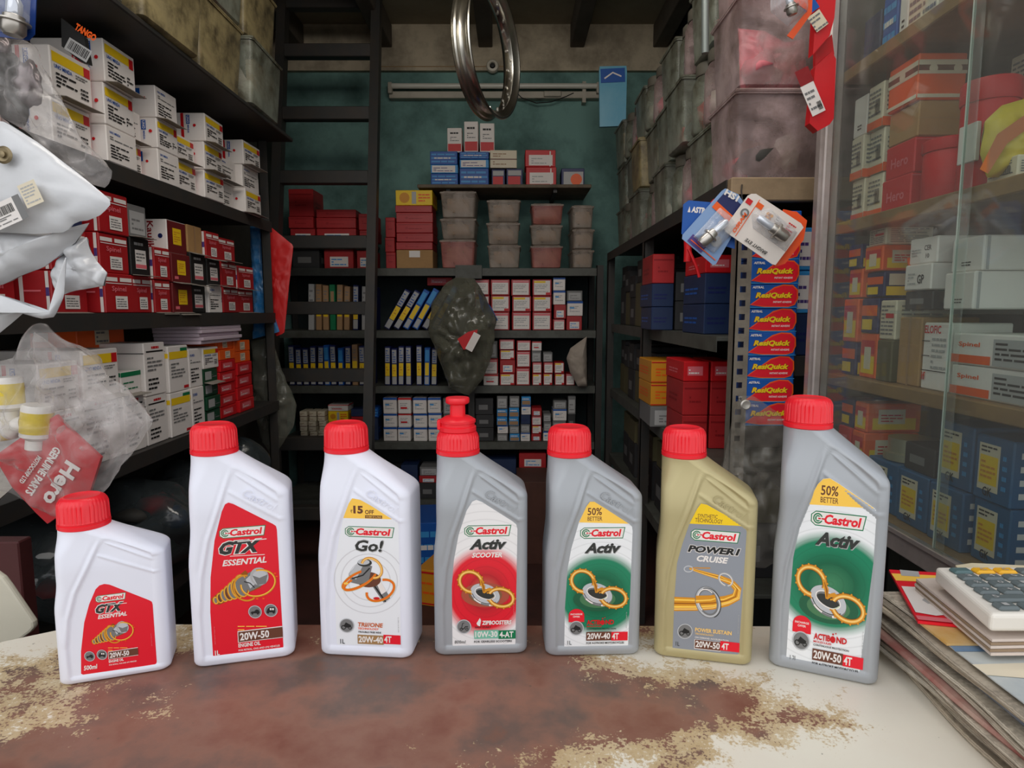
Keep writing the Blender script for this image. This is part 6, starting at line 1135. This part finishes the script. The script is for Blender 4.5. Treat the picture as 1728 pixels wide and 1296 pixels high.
g = MB().lathe([(.004, 0), (.011, 0), (.012, -.002), (.009, -.004), (.004, -.003)], 24, axis='y').lathe([(.001, -.002), (.0045, -.002), (.0045, -.006), (.001, -.007)], 12, axis='y').obj('hanging_nail', mat('brass_old', (138, 124, 96), .4, metal=.7), None, P(8, 262, Y=.905)); tag(g, 'old brass washer and nail the labelled mailer bag hangs on', 'nail')
c1 = bag('clear_parts_bag', [(-170, 60), (40, 66), (62, 80), (75, 120), (110, 180), (140, 240), (192, 292), (180, 318), (150, 310), (100, 280), (50, 226), (0, 196), (-170, 190)], .99, .03, clear, 'crinkled clear plastic bag of dark parts hanging at top left', 'bag', 6, .012, cen=(40, 160), freq=20)
for k, (x, y) in enumerate(((10, 120), (45, 140), (20, 170), (-10, 90))):
    q = P(x, y, Y=1.0); link('bagged_part', blob_me('bagged_part', .02, .012, .03, [junk[0], mat('bolt_steel', (120, 110, 112), .3, metal=.6)][k % 2], k + 3, .4, 3), c1, q - c1.location)
o6 = card([(-40, -20), (62, -20), (58, 58), (48, 68), (0, 62), (-40, 58)], .97, .0015, mat('card_deep_blue', (26, 60, 130), .3), 'blue bulb card in clear blister at the top left corner', 'bulb card'); bulb(o6, (25, -5), (22, 60), .95, 1.3)
bag('blister_film', [(-30, -20), (52, -20), (50, 40), (30, 56), (-20, 52)], .97, .03, film, None, None, 8, .003, parent=o6, back=False)
for k, (x0, x1, y0, y1, st) in enumerate(((66, 96, -10, 78, 'white_y'), (68, 97, 80, 232, 'uno_plain'))):
    a = P(x0, y1, Y=1.25); b_ = P(x1, y0, Y=1.25)
    pass
o7 = card([(103, 30), (142, 62), (150, 108), (136, 104), (104, 78)], 1.38, .012, mat('print_black', PRC['black']), 'black tagged carton with orange lettering behind the front lamp cartons', 'box', None, 'printed_pack')
onface(o7, (108, 82), (146, 106), 1.378, lambda a, w, h: (a.rect(w * .0, 0, w, h * .55, 'lgrey'), a.bars(w * .1, h * .1, w * .8, h * .38, 'black'), a.text('TANGO', 0, h * .95, w * .9, h * .3, 'orange', 0, .05)), 40, 36)
cb = bag('clear_carrier_bag', [(42, 565), (58, 545), (75, 545), (105, 572), (150, 600), (190, 640), (215, 655), (262, 712), (232, 752), (197, 800), (158, 850), (135, 885), (85, 870), (20, 832), (-170, 800), (-170, 640), (22, 605)], 1.0, .045, clear, 'big clear crumpled carrier bag with bottles and red packet, left side', 'bag', 7, .02, cen=(100, 715), freq=15, rings=24, N=110)
cb2 = bag('inner_film', [(60, 560), (100, 590), (160, 640), (220, 690), (245, 715), (190, 780), (150, 820), (90, 760), (60, 680)], 1.02, .02, plastic('milky_film', (215, 206, 204), .78, .1, 14, .3), None, None, 8, .02, parent=cb, freq=18)
def small_bottle(px, py, s, rot, label):
    q = P(px, py, Y=.995); t = thing('small_bottle', label, 'bottle', q, 0, 'small white bottles in the clear bag'); t.rotation_euler = (0, rot, 0)
    MB().lathe([(.001, -.03 * s), (.019 * s, -.03 * s), (.021 * s, -.027 * s), (.021 * s, .018 * s), (.012 * s, .024 * s), (.012 * s, .03 * s)], 28).obj('bottle_body', mat('milk_white', (228, 224, 218), .4), t)
    MB().lathe([(.0213 * s, -.02 * s), (.0213 * s, .012 * s)], 28).obj('bottle_label', mat('label_yellow', (226, 200, 60), .4, var=.2, scale=60), t)
    MB().lathe([(.013 * s, .024 * s), (.013 * s, .038 * s), (.001, .038 * s)], 24).obj('bottle_cap', mat('milk_white', (228, 224, 218)), t)
small_bottle(14, 668, 1.0, PI, 'small white bottle with yellow label, upper left in the clear bag')
small_bottle(62, 716, 1.05, .15 + PI, 'small white bottle with yellow label, right of the two in the clear bag')
small_bottle(2, 722, 1.0, 1.4, 'white bottle lying end-on at the left of the clear bag')
hp = card([(-10, 770), (40, 735), (95, 700), (105, 712), (170, 772), (150, 835), (80, 884), (60, 865), (20, 822)], .992, .006, mat('packet_red2', (196, 30, 40), .35, var=.25), 'red packet with white lettering seen through the clear bag', 'packet', None, 'printed_packet')
for t_, a_, b_, hh in (('Hero', (112, 775), (70, 842), .026), ('GENUINE PARTS', (92, 752), (42, 830), .013), ('MOTOCORP LTD', (64, 768), (32, 812), .008)):
    pa, pb = P(*a_, Y=.990) - hp.location, P(*b_, Y=.990) - hp.location; ux = (pb - pa).normalized(); A = Art(.0002); A.text(t_, 0, 0, (pb - pa).length, hh, 'white', 0, .04); link('lettering', A.me('lettering', pa, ux, Vector((-ux.z, 0, ux.x))), hp)
hp2 = card([(-170, 800), (-10, 775), (22, 822), (-10, 850), (-170, 850)], 1.06, .004, mat('paper_pale', (206, 198, 186), .5, var=.3), 'pale printed leaflet behind the red packet in the clear bag', 'leaflet')
sb = bag('smoky_bag', [(1246, 668), (1272, 668), (1318, 700), (1330, 740), (1326, 830), (1332, 930), (1290, 960), (1240, 950), (1214, 900), (1212, 820), (1228, 740)], 1.455, .03, smoke, 'smoky clear bag hanging from a rivet behind the gold bottle', 'bag', 9, .014, cen=(1270, 790), freq=13)
g = MB().lathe([(.0035, 0), (.0105, 0), (.0115, -.002), (.009, -.004), (.0035, -.003)], 24, axis='y').obj('bag_eyelet', mat('eyelet_steel', (205, 200, 192), .3, metal=.5), None, P(1258, 683, Y=1.425)); tag(g, 'round steel eyelet holding the smoky bag behind the gold bottle', 'eyelet')
hb = bag('hanging_parts_bag', [(770, 468), (800, 470), (818, 500), (838, 540), (830, 600), (815, 640), (790, 668), (758, 655), (742, 605), (722, 560), (730, 510), (752, 478)], 3.30, .07, plastic('olive_film', (112, 112, 98), .35, .12, 9, .4), 'grey plastic parts bag hanging in the middle of the back rack', 'bag', 10, .035, freq=7)
MB().tube([(hb.location.x + .03, 3.43, 1.40), (hb.location.x + .01, 3.36, 1.42), (hb.location.x, 3.30, 1.40)], .004, 6).obj('hook', iron, hb, (-hb.location.x, -hb.location.y, -hb.location.z))
link('bagged_part', blob_me('bagged_part', .07, .05, .14, mat('bag_grey_part', (92, 92, 84), .5), 4, .2, 3), hb, (0, .0, .03))
pk = card([(772, 572), (790, 560), (806, 556), (800, 588), (782, 590)], 3.20, .004, pr('red'), 'red and white tag inside the hanging grey parts bag', 'tag', None, 'printed_tag'); onface(pk, (785, 588), (800, 560), 3.198, lambda a, w, h: a.rect(0, -h * .4, w, h * .4, 'white'), 30, 30)
card([(806, 488), (830, 520), (840, 540), (826, 552), (812, 520)], 3.34, .006, pr('blue'), 'blue and white patterned packet sticking out behind the hanging grey bag', 'packet', None, 'printed_packet')
bag('cloth_bag', [(990, 568), (991, 652), (975, 652), (962, 628), (956, 605), (962, 588)], 3.40, .04, mat('beige_cloth', (170, 158, 146), .8, var=.2), 'beige cloth bundle hanging at the right end of the back rack', 'bag', 11, .006)
bag('red_packet', [(440, 372), (456, 382), (495, 414), (487, 490), (480, 562), (465, 568), (452, 505), (440, 440)], 2.66, .01, mat('packet_red3', (208, 34, 34), .4, var=.15), 'long red packet hanging at the end of the left rack', 'packet', 12, .004)
bag('blue_packet', [(422, 382), (438, 382), (446, 440), (452, 500), (472, 560), (426, 572), (428, 520), (424, 440)], 2.645, .012, mat('packet_blue', (40, 120, 185), .3, var=.4, scale=30, dark=(160, 190, 210)), 'blue and white packet hanging beside the long red packet', 'packet', 13, .006)
bag('grey_film_bag', [(424, 576), (458, 568), (470, 610), (500, 682), (496, 720), (462, 772), (442, 745), (428, 690)], 2.68, .03, plastic('grey_film', (128, 128, 116), .5, .12, 10, .4), 'grey film bag hanging below the blue and red packets', 'bag', 14, .02, freq=9)
pb = card([(1011, 120), (1012, 112), (1057, 111), (1058, 120), (1056, 212), (1012, 214)], 3.35, .02, mat('packet_sky', (92, 168, 200), .35, var=.3, scale=8, dark=(150, 200, 215)), 'pale blue packet with darker header standing beside the dusty tubs', 'packet', None, 'printed_packet')
onface(pb, (1014, 140), (1055, 138), 3.348, lambda a, w, h: (a.rect(0, 0, w, h, 'blue'), a.stroke([(w * .15, h * .3), (w * .5, h * .7), (w * .85, h * .4)], w * .06, 'white')), 40, 22)
tag(MB().tube([P(x, y, Y=1.66) for x, y in ((1190, -20), (1190, 90))], .009, 10).obj('hanging_rod', mat('grey_rod', (120, 128, 126), .4, metal=.3), None), 'grey rod hanging in front of the dusty tubs on the right', 'rod')
# ------------------------------------------------------------------ newspapers, leaflets and calculator on the counter's right end
pcol = [(196, 182, 160), (178, 166, 148), (206, 196, 178), (160, 146, 128), (188, 176, 158)]
np_print = []
for i, c in enumerate(pcol): np_print.append(mat('newsprint_%d' % i, c, .85, var=.55, scale=38 + 7 * i, bump=.2, dark=(112, 100, 88)))
for m in np_print:   # fine page edges
    n = m.node_tree.nodes; L = m.node_tree.links; b = n['Principled BSDF']; src = b.inputs['Base Color'].links[0].from_socket
    tc = n.new('ShaderNodeTexCoord'); wv = n.new('ShaderNodeTexWave'); wv.bands_direction = 'Z'; wv.inputs['Scale'].default_value = 260; wv.inputs['Distortion'].default_value = 3; wv.inputs['Detail'].default_value = 2
    rr = n.new('ShaderNodeMapRange'); rr.inputs[3].default_value = .62; rr.inputs[4].default_value = 1.05; mx = n.new('ShaderNodeMix'); mx.data_type = 'RGBA'; mx.blend_type = 'MULTIPLY'; mx.inputs[0].default_value = 1
    L.new(tc.outputs['Object'], wv.inputs['Vector']); L.new(wv.outputs['Fac'], rr.inputs[0]); L.new(src, mx.inputs[6]); L.new(rr.outputs[0], mx.inputs[7]); L.new(mx.outputs[2], b.inputs['Base Color'])
rp = random.Random(5); zc = .9003
for k in range(13):
    th_ = rp.uniform(.0034, .0056); nx, ny = 8, 22
    x0 = .372 + rp.uniform(-.006, .012) + k * .0012; yb_, yf = .655 + rp.uniform(-.012, .01), .40; ang = rp.uniform(-.05, .05)
    V = []; F = []
    fold = k % 2
    for s in range(3):
        for j in range(ny + 1):
            for i_ in range(nx + 1):
                v = j / ny; u = i_ / nx; y = yb_ + (yf - yb_) * v
                xl = x0 + .006 * noise.noise(Vector((k * 3.1, y * 9, 0))) + ang * (y - .5); x = xl + (.86 - xl) * (u ** 1.6)
                bulgex = -.0018 if s == 1 and i_ == 0 else 0
                z = th_ * s / 2 * (1.0) + .0016 * noise.noise(Vector((x * 6, y * 10, zc * 40)))
                V.append((x + bulgex, y, z))
    M = (nx + 1) * (ny + 1)
    for j in range(ny):
        for i_ in range(nx):
            a = j * (nx + 1) + i_; F.append((a, a + 1, a + nx + 2, a + nx + 1)); F.append((a + 2 * M + nx + 1, a + 2 * M + nx + 2, a + 2 * M + 1, a + 2 * M))
    for s in range(2):
        for j in range(ny):
            a = s * M + j * (nx + 1); F.append((a, a + nx + 1, a + nx + 1 + M, a + M))
        for i_ in range(nx): a = s * M + i_; F.append((a + 1, a, a + M, a + 1 + M)); a = s * M + ny * (nx + 1) + i_; F.append((a, a + 1, a + 1 + M, a + M))
    o = link('newspaper', mesh('newspaper', V, F, np_print[k % 5] if k not in (5, 8) else mat('paper_%d' % k, ((150, 92, 84), (92, 110, 132))[k == 8], .8, var=.6, scale=20, dark=(190, 176, 160))), None, (0, 0, zc))
    tag(o, f"folded newspaper, {ORD[k + 1]} from the bottom of the pile under the calculator", 'newspaper', 'newspapers piled under the calculator'); zc += th_
def sheet(px, Z, t_, m, label, cat, name='leaflet', bev=0):
    V = [P(x, y, Z=Z) for x, y in px]; n_ = len(V); c = sum(V, Vector()) / n_; VV = [v - c + Vector((0, 0, d_)) for d_ in (-t_, 0) for v in V]
    F = [tuple(range(n_))[::-1], tuple(range(n_, 2 * n_))] + [(i, (i + 1) % n_, (i + 1) % n_ + n_, i + n_) for i in range(n_)]
    o = link(name, mesh(name, VV, F, m), None, c); return tag(o, label, cat)
def onsheet(o, els, Z):
    A = Art(.00015)
    for px, m in els: A.poly([((P(x, y, Z=Z) - o.location).x, (P(x, y, Z=Z) - o.location).y) for x, y in px], m)
    link('sheet_print', A.me('sheet_print', (0, 0, 0), (1, 0, 0), (0, 1, 0), .0002), o)
zt = zc + .0012
s1 = sheet([(1598, 1086), (1780, 1080), (1800, 1200), (1728, 1186), (1680, 1150)], zt, .001, mat('magazine_pale', (196, 200, 196), .5, var=.5, scale=14, dark=(120, 140, 160)), 'pale blue magazine page on top of the newspaper pile', 'magazine', 'magazine')
onsheet(s1, [([(1602, 1088), (1780, 1082), (1782, 1100), (1612, 1100)], mat('page_blue', (110, 142, 176), .5, var=.4, scale=30)), ([(1640, 1122), (1785, 1118), (1790, 1150), (1665, 1140)], 'cream')], zt)
s2 = sheet([(1552, 1050), (1600, 1040), (1700, 1060), (1720, 1086), (1598, 1086)], zt + .0025, .002, mat('magazine_gold', (206, 160, 84), .45, var=.5, scale=18, dark=(226, 212, 180)), 'gold and red magazine under the red and white leaflet', 'magazine', 'magazine')
s3 = sheet([(1500, 961), (1580, 966), (1640, 985), (1700, 1060), (1642, 1057), (1549, 1048)], zt + .0055, .0025, pr('bred'), 'glossy red and white leaflet left of the calculator', 'leaflet')
onsheet(s3, [([(1504, 968), (1512, 980), (1600, 984), (1590, 972)], 'amber'), ([(1518, 962), (1521, 972), (1552, 974), (1550, 965)], 'lgrey'), ([(1521, 990), (1545, 1034), (1580, 1040), (1625, 1036), (1590, 994)], 'white'), ([(1556, 1014), (1562, 1007), (1585, 1008), (1596, 1018), (1566, 1020)], 'lgrey'), ([(1569, 1011), (1584, 1012), (1590, 1018), (1570, 1018)], 'red'), ([(1545, 1040), (1549, 1047), (1640, 1056), (1632, 1049)], 'pink')], zt + .0055)
# receipt book under the calculator, then the calculator
zb = zt + .006
bk = thing('receipt_book', 'thick worn receipt book lying under the calculator', 'book', (0, 0, 0))
q = [P(x, y, Z=zb + .014) for x, y in ((1545, 975), (1675, 1080), (1800, 1078), (1760, 966))]
def prism(pts, z0, z1): n_ = len(pts); return [(p.x, p.y, z) for z in (z0, z1) for p in pts], [tuple(range(n_))[::-1], tuple(range(n_, 2 * n_))] + [(i, (i + 1) % n_, (i + 1) % n_ + n_, i + n_) for i in range(n_)]
for i in range(5):
    sc = 1 - i * .004; c = sum(q, Vector()) / 4; qq = [c + (p - c) * sc + Vector((rp.uniform(-.001, .001), rp.uniform(-.001, .001), 0)) for p in q]
    V, F = prism(qq, zb + i * .0028, zb + i * .0028 + .0024); link('page_block', mesh('page_block', V, F, mat('page_edge_%d' % (i % 2), ((214, 200, 190), (150, 128, 104))[i % 2], .8, var=.3)), bk)
zk = zb + .0205
ca, cb_, cc = P(1577, 969, Z=zk + .008), P(1672, 1052, Z=zk + .008), P(1800, 1052, Z=zk + .008)
cal = thing('calculator', 'white desk calculator with grey and yellow keys on the paper pile', 'calculator', (cb_.x, cb_.y, zk), 0)
ux = Vector((1, 0, 0)); uy = (ca - cb_); uy.z = 0; CL = uy.length; uy.normalize(); CW = .15
def cp(a, b_): return Vector((a * CW, 0, 0)) + uy * (b_ * CL)
bm = bmesh.new(); vsx = [bm.verts.new((p.x, p.y, z)) for z in (0, .016) for p in (cp(0, 0), cp(1, 0), cp(1, 1.0), cp(0, 1.0))]
for f in [(3, 2, 1, 0), (4, 5, 6, 7), (0, 1, 5, 4), (1, 2, 6, 5), (2, 3, 7, 6), (3, 0, 4, 7)]: bm.faces.new([vsx[i] for i in f])
bmesh.ops.bevel(bm, geom=bm.edges[:], offset=.0035, segments=3, profile=.5, affect='EDGES'); me = bpy.data.meshes.new('case_body'); bm.to_mesh(me); bm.free(); me.materials.append(mat('calculator_white', (232, 226, 216), .4)); link('case_body', me, cal)
kg = mat('key_grey', (98, 108, 110), .4); ky = mat('key_yellow', (238, 178, 40), .4); kt = mat('key_teal', (84, 110, 112), .4)
km = {}
for r in range(6):
    for c in range(7):
        cw, rh = .0212, CL / 6.75
        m = kt if (r == 5 and c == 0) else ky if (r == 5 and c in (1, 2)) else kg
        wide = 2 if (r == 1 and c == 0) else 1
        if r == 1 and c == 1: continue
        kk = (m.name, wide)
        if kk not in km: km[kk] = MB().box((-.0088 - 0, -rh * .37, 0), (.0088 + cw * (wide - 1), rh * .37, .0042), taper=-.0006, ch=.0018).me('key', m)
        base = cp(0, 0) + Vector((.018 + c * cw, 0, .0155)) + uy * (.011 + r * rh)
        if base.x > CW: continue
        o = link('key', km[kk], cal, base)
        if (r, c) != (5, 0):
            A = Art(.0001); t_ = '123456789+-x%0'[(r * 4 + c) % 14] if m is kg else 'C'
            A.text(t_, -.003, -.0025, .005, .005, 'lgrey', 0, .02); link('key_print', A.me('key_print', (0, 0, .0043), (1, 0, 0), (0, 1, 0), .0002), o)
nb2 = sheet([(1612, 954), (1640, 950), (1790, 957), (1790, 985), (1640, 985)], zk + .010, .02, mat('old_page', (220, 208, 176), .7, var=.3, scale=20), 'cream open notebook pages lying behind the calculator', 'notebook', 'notebook')
